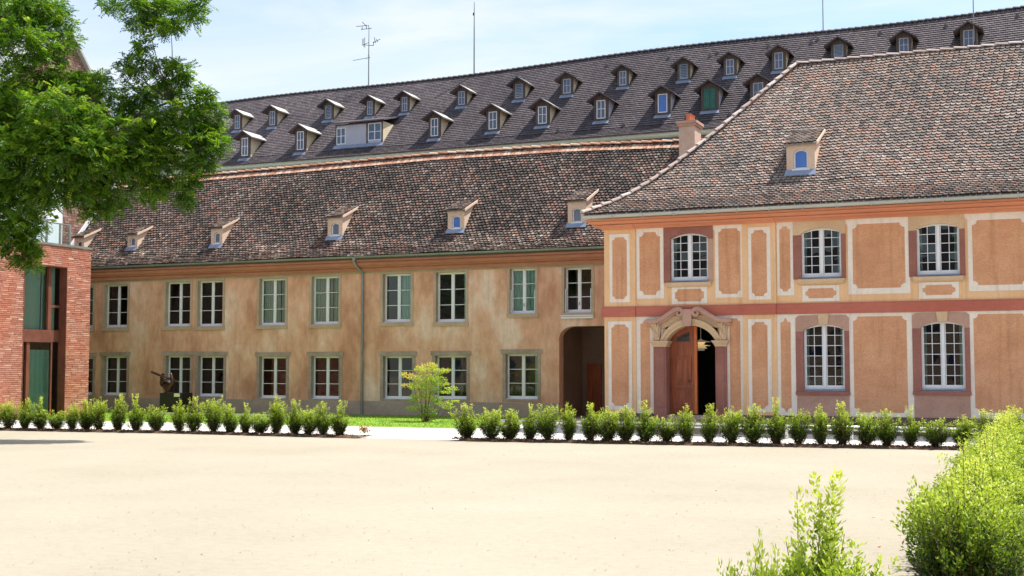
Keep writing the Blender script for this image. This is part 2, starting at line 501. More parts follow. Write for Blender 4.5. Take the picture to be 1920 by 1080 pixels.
def cap_tiles(mb, pts, r=0.12, step=0.36, mi=0, seg=7, flat=0.75):
    """overlapping half-round ridge tiles along a polyline"""
    P = [Vector(p) for p in pts]
    for a, b in zip(P, P[1:]):
        d = b - a
        n = max(1, int(round(d.length / step)))
        d.normalize()
        side = d.cross(Vector((0, 0, 1))).normalized()
        up = side.cross(d).normalized()
        l = (b - a).length / n
        for i in range(n):
            t = random.random() * 0.999 + 0.001
            q0 = a + d * (l * i - 0.02) + up * random.uniform(0.0, 0.012)
            q1 = a + d * (l * (i + 1) + 0.03)
            vs, fs = [], []
            for q, rr, lift in ((q0, r * 1.12, 0.03), (q1, r * 0.93, 0.0)):
                for k in range(seg):
                    w = math.pi * k / (seg - 1)
                    vs.append(q + side * math.cos(w) * rr + up * (math.sin(w) * rr * flat + lift))
            for k in range(seg - 1):
                fs.append((k, k + 1, seg + k + 1, seg + k))
            fs += [tuple(range(seg)), tuple(range(2 * seg - 1, seg - 1, -1))]
            mb.add(vs, fs, mi, t)

def wall_y(mb, x0, x1, z0, z1, y, depth, holes, mi=0):
    """wall in the plane y with rectangular openings (x0, x1, z0, z1) and their reveals"""
    xs = sorted(set([x0, x1] + [h[0] for h in holes] + [h[1] for h in holes]))
    zs = sorted(set([z0, z1] + [h[2] for h in holes] + [h[3] for h in holes]))
    xs = [x for x in xs if x0 <= x <= x1]
    zs = [z for z in zs if z0 <= z <= z1]
    for i in range(len(xs) - 1):
        for j in range(len(zs) - 1):
            cx, cz = (xs[i] + xs[i + 1]) / 2, (zs[j] + zs[j + 1]) / 2
            if any(h[0] < cx < h[1] and h[2] < cz < h[3] for h in holes):
                continue
            mb.add([(xs[i], y, zs[j]), (xs[i + 1], y, zs[j]), (xs[i + 1], y, zs[j + 1]), (xs[i], y, zs[j + 1])], [(0, 1, 2, 3)], mi)
    for a, b, c, d in holes:
        a, b, c, d = max(a, x0), min(b, x1), max(c, z0), min(d, z1)
        v = [(a, y, c), (b, y, c), (b, y, d), (a, y, d), (a, y + depth, c), (b, y + depth, c), (b, y + depth, d), (a, y + depth, d)]
        mb.add(v, [(0, 3, 7, 4), (1, 5, 6, 2), (2, 6, 7, 3), (0, 4, 5, 1)], mi)

def rect(x0, x1, z0, z1):
    return [(x0, z0), (x1, z0), (x1, z1), (x0, z1)]

def roof_hit(px, py, prof_of_x, x_guess=0.0):
    d = ray(px, py)
    x = x_guess
    for _ in range(4):
        prof = prof_of_x(x)
        best = None
        for i, ((y0, z0), (y1, z1)) in enumerate(zip(prof, prof[1:])):
            m = (z1 - z0) / (y1 - y0)
            t = (z0 - m * y0 - EYE) / (d.z - m * d.y)
            y = t * d.y
            if (y >= y0 - 1e-6 or i == 0) and (y <= y1 + 1e-6 or i == len(prof) - 2):
                best = (t, m)
                break
        p = EYEV + d * best[0]
        x = p.x
    return p, best[1]

def curtain(name, x0, x1, z0, z1, y, parent, waves=5, amp=0.035, t0=0.5):
    n = max(8, int(waves * 8))
    vs, fs = [], []
    mb = MB()
    for i in range(n + 1):
        x = x0 + (x1 - x0) * i / n
        yy = y + amp * math.sin(2 * math.pi * waves * i / n + x * 3) + amp * 0.4 * math.sin(13.0 * x)
        vs += [(x, yy, z0), (x, yy, z1)]
    for i in range(n):
        fs.append((2 * i, 2 * i + 2, 2 * i + 3, 2 * i + 1))
    mb.add(vs, fs, 0, t0)
    return mb.build(name, M['curtain'], parent, smooth=True, fix=False)

# ------------------------------------------------------------------ LEFT WING
YL, YRW, YB = 45.5, 38.0, 66.0
XC = at(1136, 600, YRW).x            # left corner of the right wing
XLE = -43.0                          # left end of the left wing
LW = thing('left_wing', (-28, YL, 0), 'long low two-storey wing with stained ochre plaster, mossy tiled roof and six small plastered dormers', 'building')
EL = YL - 0.4
PROF_L = [(EL, 6.60), (EL + 0.18, 6.70), (EL + 0.42, 6.845), (EL + 0.75, 7.09), (EL + 1.15, 7.49), (EL + 1.8, 8.24), (EL + 4.3, 11.12)]
def zl_ridge(x):
    return 11.10 + float(np.interp(x, [-43, -33, -25, -19, -13], [.08, .18, .31, .25, .04]))

UP_W = [(139, 175.5, 537, 614), (202.5, 240, 534, 613), (316.7, 357.5, 529, 611), (376.7, 418.3, 526.7, 611), (491.9, 535.5, 523, 609), (589.6, 635.5, 518.8, 607),
        (722.8, 770.5, 514, 603), (822, 873, 511, 602.8), (959.6, 1003.7, 504, 587), (1061.5, 1108.7, 502, 585)]
LO_W = [(137, 175, 670, 739), (200, 238.3, 668, 740), (316.7, 357, 667, 741), (376.7, 419.5, 667.5, 742), (491.5, 537, 668.7, 745.5), (588.7, 636.9, 668, 746.5),
        (723, 773.7, 667.8, 747), (820.4, 875, 666.8, 747), (952, 1008, 664, 747)]
CURT = {(0, 5): 'full', (0, 6): 'right', (0, 7): 'edge', (0, 4): 'full', (1, 5): 'edge', (1, 6): 'edge', (0, 8): 'full', (0, 0): 'full', (0, 2): 'edge', (1, 8): 'edge', (1, 1): 'edge', (1, 4): 'edge'}

holes_L = []
def left_window(row, i, l, r, t, b):
    yf = YL + 0.2
    x0 = at(l, t, yf).x
    x1 = at(r, t, YL).x
    z1 = at((l + r) / 2, t, yf).z
    z0 = at((l + r) / 2, b, yf).z
    holes_L.append((x0 - 0.05, x1 + 0.05, z0 - 0.05, z1 + 0.05))
    w = x1 - x0
    fr = MB()
    T = 0.045
    fr.ring(rect(x0 - 0.01, x1 + 0.01, z0 - 0.01, z1 + 0.01), rect(x0 + T, x1 - T, z0 + T * 1.5, z1 - T), yf, yf + 0.07)
    cx = (x0 + x1) / 2
    fr.box(cx - 0.05, cx + 0.05, yf - 0.012, yf + 0.066, z0 + T * 1.4, z1 - T * 0.9)
    for k in (1, 2):
        zz = z0 + T + (z1 - z0 - 2 * T) * k / 3
        for a, c in ((x0 + T - 0.005, cx - 0.048), (cx + 0.048, x1 - T + 0.005)):
            fr.box(a, c, yf + 0.012, yf + 0.052, zz - 0.013, zz + 0.013)
    for a, c in ((x0 + T, cx - 0.05), (cx + 0.05, x1 - T)):      # sash rails
        fr.ring(rect(a - 0.002, c + 0.002, z0 + T * 1.45, z1 - T * 0.95), rect(a + 0.022, c - 0.022, z0 + T * 1.45 + 0.03, z1 - T * 0.95 - 0.03), yf + 0.006, yf + 0.06)
    wd = fr.build('window', M['white_paint'], LW)
    p = MB()
    for a, c in ((x0 + T + 0.005, cx - 0.045), (cx + 0.045, x1 - T - 0.005)):
        tl = random.uniform(-0.004, 0.004)
        p.add([(a, yf + 0.03 + tl, z0 + 0.05), (c, yf + 0.03 - tl, z0 + 0.05), (c, yf + 0.032 - tl, z1 - 0.03), (a, yf + 0.032 + tl, z1 - 0.03)], [(0, 1, 2, 3)])
    p.build('pane', M['glass_flat'], wd, fix=False)
    s = MB()
    S = 0.115
    if row == 0:
        s.ring(rect(x0 - S, x1 + S, z0 - 0.17, z1 + S + 0.03), rect(x0, x1, z0 - 0.03, z1), YL - 0.022, YL + 0.21)
        s.box(x0 - S - 0.02, x1 + S + 0.02, YL - 0.045, YL - 0.0225, z0 - 0.19, z0 - 0.035)
    else:
        s.ring(rect(x0 - S - 0.02, x1 + S + 0.02, z0 - 0.13, z1 + S + 0.05), rect(x0, x1, z0 - 0.03, z1), YL - 0.018, YL + 0.21)
        s.box(x0 - S - 0.09, x1 + S + 0.09, YL - 0.04, YL - 0.0185, z1 + 0.01, z1 + S + 0.07)
    s.build('stone_surround', M['stone_sill'] if row == 0 else M['stone_grey'], wd)
    d = MB()
    d.prism([(x0 + 0.004, z0 - 0.028), (x1 - 0.004, z0 - 0.028), (x1 - 0.004, z0 - 0.004), (x0 + 0.004, z0 - 0.004)], YL + 0.06, YL + 0.2)
    d.build('drip_sill', M['white_paint'], wd)
    if row == 0 and i in (8, 9):
        g = MB()
        for xx in (x0 + 0.03, x1 - 0.05):
            g.box(xx, xx + 0.025, YL + 0.02, YL + 0.05, z0 - 0.02, z0 + (z1 - z0) * 0.52)
        g.build('balustrade_rail', M['white_paint'], wd)
        h = MB()
        h.tube([(cx, yf - 0.03, z0 + 0.38), (cx, yf - 0.055, z0 + 0.38), (cx, yf - 0.055, z0 + 0.26)], 0.012, 6)
        h.build('handle', M['iron'], wd)
        if i == 9:
            g = MB()
            g.box(x0 - 0.12, x1 + 0.1, YL - 0.09, YL - 0.046, z0 - 0.17, z0 - 0.125)
            g.box(x0 - 0.12, x1 + 0.1, YL - 0.08, YL - 0.046, z0 - 0.26, z0 - 0.19)
            g.build('blind_box', M['white_paint'], wd)
    c = CURT.get((row, i))
    if c:
        spans = {'full': [(x0, cx + w * 0.18), (cx + w * .2, x1)], 'right': [(cx + 0.05, x1)], 'edge': [(x1 - w * 0.16, x1)], 'half': [(x0, x0 + w * 0.35), (x1 - w * 0.4, x1)]}[c]
        for k, (a, e) in enumerate(spans):
            curtain('curtain', a, e, z0 - 0.1, z1 + 0.05, yf + 0.10, wd, waves=max(2, (e - a) * 8), t0=0.25 + 0.5 * random.random())

for i, q in enumerate(UP_W):
    left_window(0, i, *q)
for i, q in enumerate(LO_W):
    left_window(1, i, *q)

# passage opening at the right end
PX0 = at(1048.5, 700, YL).x
PZ1 = at(1110, 611, YL).z
PX1 = XC + 0.6
holes_L.append((PX0, PX1, -0.2, PZ1))
w_ = MB()
WR = XC + 2.0
wall_y(w_, XLE, WR, -0.2, 6.55, YL, 0.45, holes_L, 0)
w_.add([(XLE, YL, -0.2), (XLE, YL + 7.8, -0.2), (XLE, YL + 7.8, 6.6), (XLE, YL + 3.9, 10.9), (XLE, YL, 6.6)], [(0, 1, 2, 3, 4)], 0)
w_.add([(XLE, YL + 7.8, -0.2), (WR, YL + 7.8, -0.2), (WR, YL + 7.8, 6.6), (XLE, YL + 7.8, 6.6)], [(0, 1, 2, 3)], 0)
rr = 0.62                                             # the rounded corner of the passage opening
pts = [(PX0 - 0.001, PZ1 + 0.001)]
for k in range(9):
    a = math.pi / 2 * k / 8
    pts.append((PX0 + rr - rr * math.cos(a), PZ1 - rr * 0.75 + rr * 0.75 * math.sin(a)))
w_.prism([pts[0]] + pts[1:], YL + 0.004, YL + 0.44, 0)
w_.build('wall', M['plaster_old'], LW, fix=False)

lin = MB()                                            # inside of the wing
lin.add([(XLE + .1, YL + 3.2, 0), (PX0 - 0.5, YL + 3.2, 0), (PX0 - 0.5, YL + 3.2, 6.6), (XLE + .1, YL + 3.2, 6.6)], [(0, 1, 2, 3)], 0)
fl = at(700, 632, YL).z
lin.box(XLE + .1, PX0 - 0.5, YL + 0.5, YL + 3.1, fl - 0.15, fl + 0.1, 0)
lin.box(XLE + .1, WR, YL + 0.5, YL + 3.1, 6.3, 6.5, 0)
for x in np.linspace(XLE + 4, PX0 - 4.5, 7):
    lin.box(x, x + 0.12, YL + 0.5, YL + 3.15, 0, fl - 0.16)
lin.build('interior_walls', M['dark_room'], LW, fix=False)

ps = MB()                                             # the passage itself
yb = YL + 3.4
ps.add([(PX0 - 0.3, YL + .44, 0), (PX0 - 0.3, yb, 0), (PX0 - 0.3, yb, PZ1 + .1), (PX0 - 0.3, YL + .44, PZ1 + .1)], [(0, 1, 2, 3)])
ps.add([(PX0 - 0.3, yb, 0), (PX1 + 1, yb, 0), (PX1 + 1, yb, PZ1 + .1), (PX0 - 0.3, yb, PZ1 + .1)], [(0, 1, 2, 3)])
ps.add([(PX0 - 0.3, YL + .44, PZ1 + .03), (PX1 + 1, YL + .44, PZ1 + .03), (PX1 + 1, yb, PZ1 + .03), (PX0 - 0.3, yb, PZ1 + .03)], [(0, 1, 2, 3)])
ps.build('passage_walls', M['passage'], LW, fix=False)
g0, g1 = at(1060, 690, yb), at(1087, 690, yb)
gd = MB()
gd.ring(rect(g0.x, g1.x, 0.05, g0.z), rect(g0.x + .06, g1.x - .06, 0.12, g0.z - .07), yb - 0.09, yb - 0.02)
gdo = gd.build('glass_door', M['zinc_dark'], LW)
p = MB()
p.box(g0.x + .05, g1.x - .05, yb - 0.06, yb - 0.05, 0.1, g0.z - .05)
p.build('pane', M['dark_pane'], gdo)
h = MB()
h.tube([(g1.x - .12, yb - .16, .5), (g1.x - .12, yb - .16, 1.8)], 0.02, 6)
h.build('handle', M['steel'], gdo)
d0, d1 = at(1106, 687, yb), at(1124, 687, yb)
dd = MB()
dd.ring(rect(d0.x - .1, d1.x + .1, 0.02, d0.z + .1), rect(d0.x, d1.x, 0.03, d0.z), yb - 0.1, yb - 0.015)
dd.box(d0.x, d1.x, yb - 0.06, yb - 0.02, 0.03, d0.z)
dd.build('door', M['wood_door'], LW)

pl = MB()                                             # plinth, a little proud of the wall
zb = at(600, 750.5, YL).z
pl.box(XLE + 0.02, PX0 - 0.002, YL - 0.03, YL - 0.001, -0.2, zb)
pl.build('plinth', M['plaster_base'], LW)

co = MB()                                             # cornice, frieze band and gutter
zc = at(600, 508.5, YL - 0.1).z
ZE = 6.50
prof = [(0.004, ZE + .03), (0.37, ZE + .03), (0.37, ZE - 0.13), (0.31, ZE - 0.135), (0.31, ZE - 0.165), (0.34, ZE - 0.17), (0.30, ZE - 0.28), (0.23, ZE - 0.33), (0.23, ZE - 0.36), (0.16, ZE - 0.365), (0.16, ZE - 0.40), (0.18, ZE - 0.405), (0.15, ZE - 0.52), (0.09, zc + .02), (0.08, zc), (0.004, zc)]
co.sweep([(WR, YL), (XLE, YL)], prof)
co.build('cornice', M['cornice_old'], LW)
fb = MB()
fb.box(XLE + .01, WR, YL - 0.016, YL - 0.002, zc - 0.16, zc + 0.02)
fb.build('frieze_band', M['stone_sill'], LW)

def gutter(parent, path, z, m, r=0.075, out=0.43):
    g = MB()
    pr = []
    for k in range(9):
        a = math.pi + math.pi * k / 8
        pr.append((out + r * math.cos(a), z + r * math.sin(a)))
    pr += [(out + r * 1.15, z + 0.012), (out + r * 0.85, z + 0.008)]
    for k in range(9):
        a = math.pi * 2 - math.pi * k / 8
        pr.append((out + r * 0.85 * math.cos(a), z + 0.004 + r * 0.85 * math.sin(a)))
    g.sweep(path, pr)
    for (xa, ya), (xb, yb_) in zip(path, path[1:]):
        if abs(yb_ - ya) < 1e-6:
            n = int(abs(xb - xa) / 0.95)
            for k in range(1, n):
                x = xa + (xb - xa) * k / n
                g.box(x - 0.014, x + 0.014, ya - out - r - 0.008, ya - out + r, z - r - 0.008, z + 0.016)
    return g.build('gutter', m, parent)
gutter(LW, [(XC - 0.02, YL), (XLE, YL)], ZE + 0.085, M['zinc_dark'])

rt = MB()
def tint_left(x, y):
    n = 0.5 + 0.5 * math.sin(x * 0.9 + 2.1 * math.sin(y * 1.3 + x * .31)) 
    h = (y - EL) / 4.3
    return min(0.999, max(0.001, random.betavariate(1.7, 2.1) * 0.80 + 0.17 * n - .03 + (0.10 if h < 0.22 else 0.0) - 0.03))
slope_sheet(rt, PROF_L, lambda y: XLE - .1, lambda y: WR + 3.4)
slope_sheet(rt, [(EL + 8.6, 6.6), (EL + 4.3, 11.13)], lambda y: XLE - .1, lambda y: WR + 3.4)
tile_rows(rt, PROF_L, lambda y: XLE, lambda y: XC - 0.2 + (y - EL) * 1.15, tint=tint_left, jit=1.8, w=0.165, e=0.152, lift=.066, th=.034, zfix=lambda x, y: (zl_ridge(x) - 11.12) * max(0, (y - EL - 1.15) / 3.15) + .022 * math.sin(x * .83 + y) * math.sin(y * 1.7 + 1) + .012 * math.sin(x * 2.9))
rt_ = rt.build('roof', M['tiles_left'], LW, fix=False)
rd = MB()
cap_tiles(rd, [(x, EL + 4.3, zl_ridge(x) + .02) for x in np.linspace(XLE, -12.5, 18)], 0.13, 0.4)
rd.build('ridge_tiles', M['ridge_clay'], rt_)
rd = MB()                                             # the pale mortared course under the ridge
tile_rows(rd, [(EL + 4.02, 11.12 - 0.32 + .05), (EL + 4.24, 11.12 - 0.07 + .05)], lambda y: XLE, lambda y: -12.9, e=0.5, L=0.33, w=0.17, rounded=False, tint=lambda x, y: 0.2 + 0.8 * random.random(), zfix=lambda x, y: (zl_ridge(x) - 11.12))
rd.build('ridge_course', M['ridge_clay'], rt_)

dp = MB()
x = at(679, 600, YL - .1).x
dp.tube([(x - .22, YL - .43, ZE + .04), (x - .22, YL - .43, ZE - .12), (x - .15, YL - .36, ZE - .32), (x, YL - .10, ZE - .58), (x, YL - .09, ZE - .75), (x, YL - .09, 0.02)], 0.052, 10)
for z in (0.9, 2.6, 4.2, 5.4):
    dp.tube([(x, YL - .09, z - .03), (x, YL - .09, z + .03)], 0.062, 10)
dp.lathe([(0.11, 0.0), (0.06, -0.16)], (x - .22, YL - .43, ZE + .06), 10)
dp.build('downpipe', M['zinc_dark'], LW)

# small shed dormers
def shed_dormer(parent, p, w, hf, slope, tm, tile_m, pane, tfn, ww=0.40, wh=0.56, side=0.3):
    """p = bottom centre of its front (world); its roof runs back at a flatter pitch until it meets the main roof"""
    x, y, z = p
    ds = 0.42
    run = (hf + 0.02) / (slope - ds) + 0.02
    x0, x1 = x - w / 2, x + w / 2
    zt = z + hf
    wb = z + 0.16
    ar = arch(x - ww / 2, x + ww / 2, wb, wb + wh * 0.84, wb + wh, 8)
    n = len(ar)
    oc = [(x0, z), (x1, z)]
    for (ax, az) in ar[2:]:
        k = (ax - (x - ww / 2)) / ww
        oc.append((x0 + (x1 - x0) * k, zt))
    b = MB()
    b.ring(oc, ar, y, y + 0.14, 0)
    b.box(x0 - 0.0, x1 + 0.0, y + 0.135, y + 0.15, z - 0.25, wb - 0.02, 0)
    for sx in (x0, x1 - 0.06):                        # cheeks
        a = [(sx, y + 0.141, z - 0.35), (sx, y + run, z + run * slope - 0.3), (sx, y + run, zt + run * ds), (sx, y + 0.141, zt + 0.141 * ds)]
        v = a + [(q[0] + 0.06, q[1], q[2]) for q in a]
        b.add(v, [(0, 1, 2, 3), (7, 6, 5, 4), (0, 4, 5, 1), (2, 6, 7, 3), (0, 3, 7, 4)], 0)
    d = b.build('dormer', M['dormer_plaster'], parent)
    r = MB()
    v = [(x0 - .07, y - .1, zt - .05 + .02), (x1 + .07, y - .1, zt - .03), (x1 + .07, y + run + .1, zt + (run + .1) * ds + .02), (x0 - .07, y + run + .1, zt + (run + .1) * ds + .02)]
    v += [(a, c, e - 0.05) for a, c, e in v]
    r.add(v, [(0, 1, 2, 3), (7, 6, 5, 4), (0, 4, 5, 1), (1, 5, 6, 2), (2, 6, 7, 3), (3, 7, 4, 0)], 0, 0.4)
    tile_rows(r, [(y - .13, zt - .02), (y + run + .1, zt - .02 + (run + .23) * ds)], lambda q: x0 - 0.03, lambda q: x1 - 0.02, tint=tfn, w=0.165)
    r.build('dormer_roof', tile_m, d, fix=False)
    vg = MB()
    rv = run * .93
    a = [(x1 + .072, y - .12, zt - .10), (x1 + .072, y + rv, zt - .05 + rv * ds), (x1 + .072, y + rv, zt + .045 + rv * ds), (x1 + .072, y - .12, zt + .0)]
    vv = a + [(q[0] + .035, q[1], q[2]) for q in a]
    vg.add(vv, [(0, 1, 2, 3), (7, 6, 5, 4), (0, 4, 5, 1), (1, 5, 6, 2), (2, 6, 7, 3), (3, 7, 4, 0)])
    vg.build('verge_board', M['dormer_plaster'], d)
    f = MB()
    ai = arch(x - ww / 2 + .045, x + ww / 2 - .045, wb + .05, wb + wh * 0.82, wb + wh - .045, 8)
    f.ring(ar, ai, y + 0.07, y + 0.11)
    f.box(x - ww / 2 - .05, x + ww / 2 + .05, y - .03, y + 0.07, wb - .05, wb - .005)
    f.build('window', M['white_paint'], d)
    q = MB()
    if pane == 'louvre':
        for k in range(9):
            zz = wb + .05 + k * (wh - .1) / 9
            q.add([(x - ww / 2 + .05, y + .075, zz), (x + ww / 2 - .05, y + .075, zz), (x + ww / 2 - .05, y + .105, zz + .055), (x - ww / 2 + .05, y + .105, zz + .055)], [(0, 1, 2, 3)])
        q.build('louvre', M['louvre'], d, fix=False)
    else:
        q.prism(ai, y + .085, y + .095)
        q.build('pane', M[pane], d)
    l = MB()
    v = [(x0 - .03, y - .012, z + .14), (x1 + .03, y - .012, z + .14), (x1 + .05, y - .16, z - .06), (x0 - .05, y - .16, z - .06)]
    v += [(a, c + .012, e - .012) for a, c, e in v]
    l.add(v, [(0, 1, 2, 3), (7, 6, 5, 4), (0, 4, 5, 1), (1, 5, 6, 2), (2, 6, 7, 3), (3, 7, 4, 0)])
    l.build('lead_flashing', M['zinc_blue'], d)
    return d

for cx, bot, top, wpx, pane in [(148, 476, 436, 27, 'dark_pane'), (248, 468, 432, 26, 'dark_pane'), (406, 463, 420, 28, 'dark_pane'), (628, 448, 401, 33, 'dark_pane'),
                                (855, 435, 390, 34, 'blue_pane'), (1081.5, 424, 374, 34, 'louvre')]:
    p, m = roof_hit(cx, bot, lambda x: PROF_L)
    w = wpx / FPX * p.y / 0.93 * 1.06
    hf = (bot - top) / FPX * p.y * 1.06
    shed_dormer(LW, (p.x, p.y, p.z), w, hf, 1.149, None, M['tiles_left'], pane, lambda x, y: random.betavariate(2, 2), ww=w * 0.5, wh=hf * 0.55)

# chimney near the right end of the ridge
ch = MB()
c0, c1 = at(1273.5, 300, 48.2), at(1303, 300, 48.2)
zt = at(1290, 236, 48.2).z
ch.box(c0.x, c1.x, 48.2, 48.2 + 0.95, 9.2, zt)
cho = ch.build('chimney', M['chimney'], rt_)
cp = MB()
cp.box(c0.x - .06, c1.x + .06, 48.14, 49.21, zt + .001, zt + .10)
cp.box(c0.x - .10, c1.x + .10, 48.10, 49.25, zt + .101, zt + .21)
cp.build('chimney_cap', M['stone_pink'], rt_)
for k in range(3):
    cp = MB()
    yy = 48.42 + k * 0.26
    cp.lathe([(0.0, 0), (.105, 0), (.105, .27), (.12, .27), (.12, .31), (.08, .31), (.08, .05), (0, .05)], ((c0.x + c1.x) / 2 + 0.02, yy, zt + .211), 14)
    cp.build('chimney_pot', M['terracotta'], rt_)
fl_ = MB()
fl_.box(c0.x - .03, c1.x + .03, 48.165, 48.198, 9.3, at(1290, 292, 48.2).z)
fl_.build('chimney_flashing', M['zinc_blue'], rt_)
# ------------------------------------------------------------------ RIGHT WING
XE2 = 7.0
RWG = thing('right_wing', (-5, YRW, 0), 'taller ochre baroque house with white plaster panels, carved arched doorway and big hipped tile roof', 'building')
EO = 0.55
XEV, YEV = XC - EO, YRW - EO
PR_U = [(0, 6.86), (1, 7.40), (2, 8.24), (3, 9.30), (4, 10.40), (5, 11.56), (5.78, 12.44)]
def chaikin(p):
    q = [p[0]]
    for a, c in zip(p, p[1:]):
        q += [(a[0] * .75 + c[0] * .25, a[1] * .75 + c[1] * .25), (a[0] * .25 + c[0] * .75, a[1] * .25 + c[1] * .75)]
    return q[:1] + q[2:-1] + p[-1:]
PR_U = chaikin(PR_U)
PROF_R = [(YEV + u, z) for u, z in PR_U]

def XR(px, py=600):
    return at(px, py, YRW).x
def ZR(py, px=1500):
    return at(px, py, YRW).z
def RR(l, r, t, b):
    m, q = (l + r) / 2, (t + b) / 2
    return XR(l, q), XR(r, q), ZR(b, m), ZR(t, m)

holes_R = []
ZB0, ZB1 = ZR(594.5, 1140), ZR(575.8, 1140)          # red string course
ZCOR = ZR(420, 1400)                                  # underside of the cornice
ZPL = ZR(783, 1720)                                   # top of the plinth

P1 = (XC, XR(1193)); P2 = (XR(1393.5), XR(1456.5))

def outset(cont, x0, x1, zb, zt, shoulder=None):
    """outer contour with as many points as the arch contour: a rectangle, or one with rounded shoulders"""
    n = len(cont) - 2
    out = [(x0, zb), (x1, zb)]
    for i in range(n):
        k = i / (n - 1)
        if shoulder is None:
            if i == 0: out.append((x1, zt))
            elif i == n - 1: out.append((x0, zt))
            else: out.append((x1 + (x0 - x1) * k, zt))
        else:
            a = math.pi * k
            c = max(-1, min(1, math.cos(a) * 1.25))
            s_ = math.sin(a)
            x = (x0 + x1) / 2 + (x1 - x0) / 2 * c
            out.append((x, zt - shoulder * (1 - min(1, s_ * 1.35)) ** 1.3))
    return out

def right_window(row, l, r, t, spr, b, sl, sr, so_t, rows, lintel, jamb_l, jamb_r, cols=4):
    yf = YRW + 0.11
    m = (l + r) / 2
    x0, x1 = at(l, 500, yf).x, at(r, 500, YRW).x
    zb, zs, zt = at(m, b, yf).z, at(m, spr, yf).z, at(m, t, yf).z
    X0, X1 = XR(sl), XR(sr)
    ar = arch(x0, x1, zb, zs, zt, 12)
    holes_R.append((x0 - 0.06, x1 + 0.06, zb - 0.06, zt + 0.03))
    T = 0.05
    ai = arch(x0 + T, x1 - T, zb + T * 1.5, zs + T * .1, zt - T, 12)
    f = MB()
    f.ring(ar, ai, yf, yf + 0.07)
    cx = (x0 + x1) / 2
    f.box(cx - 0.045, cx + 0.045, yf - 0.015, yf + 0.065, zb + T, zt - T * 0.6)
    rad = ((x1 - x0) ** 2 / 4 + (zt - zs) ** 2) / (2 * (zt - zs))
    def top(x):
        return zt - T - rad + math.sqrt(max(0, rad * rad - (x - cx) ** 2))
    for a, c in ((x0 + T, cx - 0.055), (cx + 0.055, x1 - T)):
        e = (a + c) / 2
        f.box(a - .002, a + 0.02, yf + .008, yf + .058, zb + T, top(a) + 0.01)
        f.box(c - 0.02, c + .002, yf + .008, yf + .058, zb + T, top(c) + 0.01)
        f.box(a, c, yf + .007, yf + .057, zb + T * 1.4, zb + T * 1.5 + 0.035)
        f.box(e - 0.0095, e + 0.0095, yf + 0.014, yf + 0.05, zb + T * 1.5, top(e) + 0.01)
        for k in range(1, rows):
            zz = zb + T * 1.5 + (zt - .02 - zb - T * 1.5) * k / rows
            f.box(a, c, yf + 0.016, yf + 0.048, zz - 0.009, zz + 0.009)
    w = f.build('window', M['white_paint'], RWG)
    p = MB()
    xs = [x0 + T, (x0 + T + cx - .055) / 2, cx - 0.055, cx + .055, (cx + .055 + x1 - T) / 2, x1 - T]
    for (a, c) in ((xs[0], xs[1]), (xs[1], xs[2]), (xs[3], xs[4]), (xs[4], xs[5])):
        for k in range(rows):
            za = zb + T * 1.2 + (zt - .02 - zb - T * 1.2) * k / rows
            ze = zb + T * 1.2 + (zt - .02 - zb - T * 1.2) * (k + 1) / rows
            ta, tb = random.uniform(-.003, .003), random.uniform(-.003, .003)
            if k == rows - 1:
                pts = [(a, za), (c, za), (c, top(c) + .012), (a, top(a) + .012)]
            else:
                pts = [(a, za), (c, za), (c, ze), (a, ze)]
            yy = yf + 0.03
            p.add([(pts[0][0], yy + ta, pts[0][1]), (pts[1][0], yy - tb, pts[1][1]), (pts[2][0], yy - ta, pts[2][1]), (pts[3][0], yy + tb, pts[3][1])], [(0, 1, 2, 3)])
    p.build('pane', M['glass'], w, fix=False)
    # stone surround: jambs and head of different stones
    zspl = zs - 0.05
    for nm, a, c, mt in (('jamb', X0, x0, jamb_l), ('jamb', x1, X1, jamb_r)):
        s = MB()
        s.box(a, c, YRW - 0.03, YRW + 0.12, zb - 0.07, zspl)
        s.build(nm, M[mt], w)
    hd = arch(x0, x1, zspl, zs, zt, 12)
    zo = ZR(so_t, m)
    oc = outset(hd, X0, X1, zspl, zo, None if row == 0 else (zo - zspl) * 0.72)
    s = MB()
    s.ring(oc[1:] + oc[:1], hd[1:] + hd[:1], YRW - 0.03, YRW + 0.12, closed=False)
    s.build('lintel', M[lintel], w)
    s = MB()
    if row == 0:
        a, c = x0 - 0.11, x1 + 0.1
        s.add([(a, YRW - .11, zb - .075), (c, YRW - .11, zb - .075), (c, YRW - .11, zb - .16), (c - .05, YRW - .05, zb - .22), (a + .05, YRW - .05, zb - .22), (a, YRW - .11, zb - .16),
               (a, YRW - .0301, zb - .06), (c, YRW - .0301, zb - .06), (c, YRW - .031, zb - .22), (a, YRW - .031, zb - .22)],
              [(0, 1, 2, 5), (5, 2, 3, 4), (0, 6, 7, 1), (1, 7, 8, 2), (2, 8, 3), (0, 5, 9, 6), (5, 4, 9), (4, 3, 8, 9)])
        s.build('stone_sill', M['stone_buff'], w)
    else:
        s.box(X0 - .01, X1 + .01, YRW - 0.06, YRW + .12, ZR(741, m), zb - .0705)
        s.build('stone_sill', M['stone_red'], w)
        k = MB()
        kw0, kw1 = 0.125, 0.165
        k.prism([(cx - kw0, zt - .0), (cx + kw0, zt - .0), (cx + kw1, ZB0 - .004), (cx - kw1, ZB0 - .004)], YRW - 0.075, YRW + .05)
        k.build('keystone', M['stone_buff'], w)
        a = MB()
        a.box(X0 + .02, X1 - .30, YRW - 0.022, YRW - .002, ZPL - .02, ZR(741, m) - .002)
        a.box(X1 - .30 + .004, X1 - .02, YRW - 0.022, YRW - .002, ZPL - .02, ZR(741, m) - .002)
        a.build('apron', M['stone_pink'], w)
    d = MB()
    d.box(x0 + .005, x1 - .005, YRW - .02, yf, zb - 0.045, zb - 0.005)
    d.build('drip_sill', M['zinc_blue'], w)
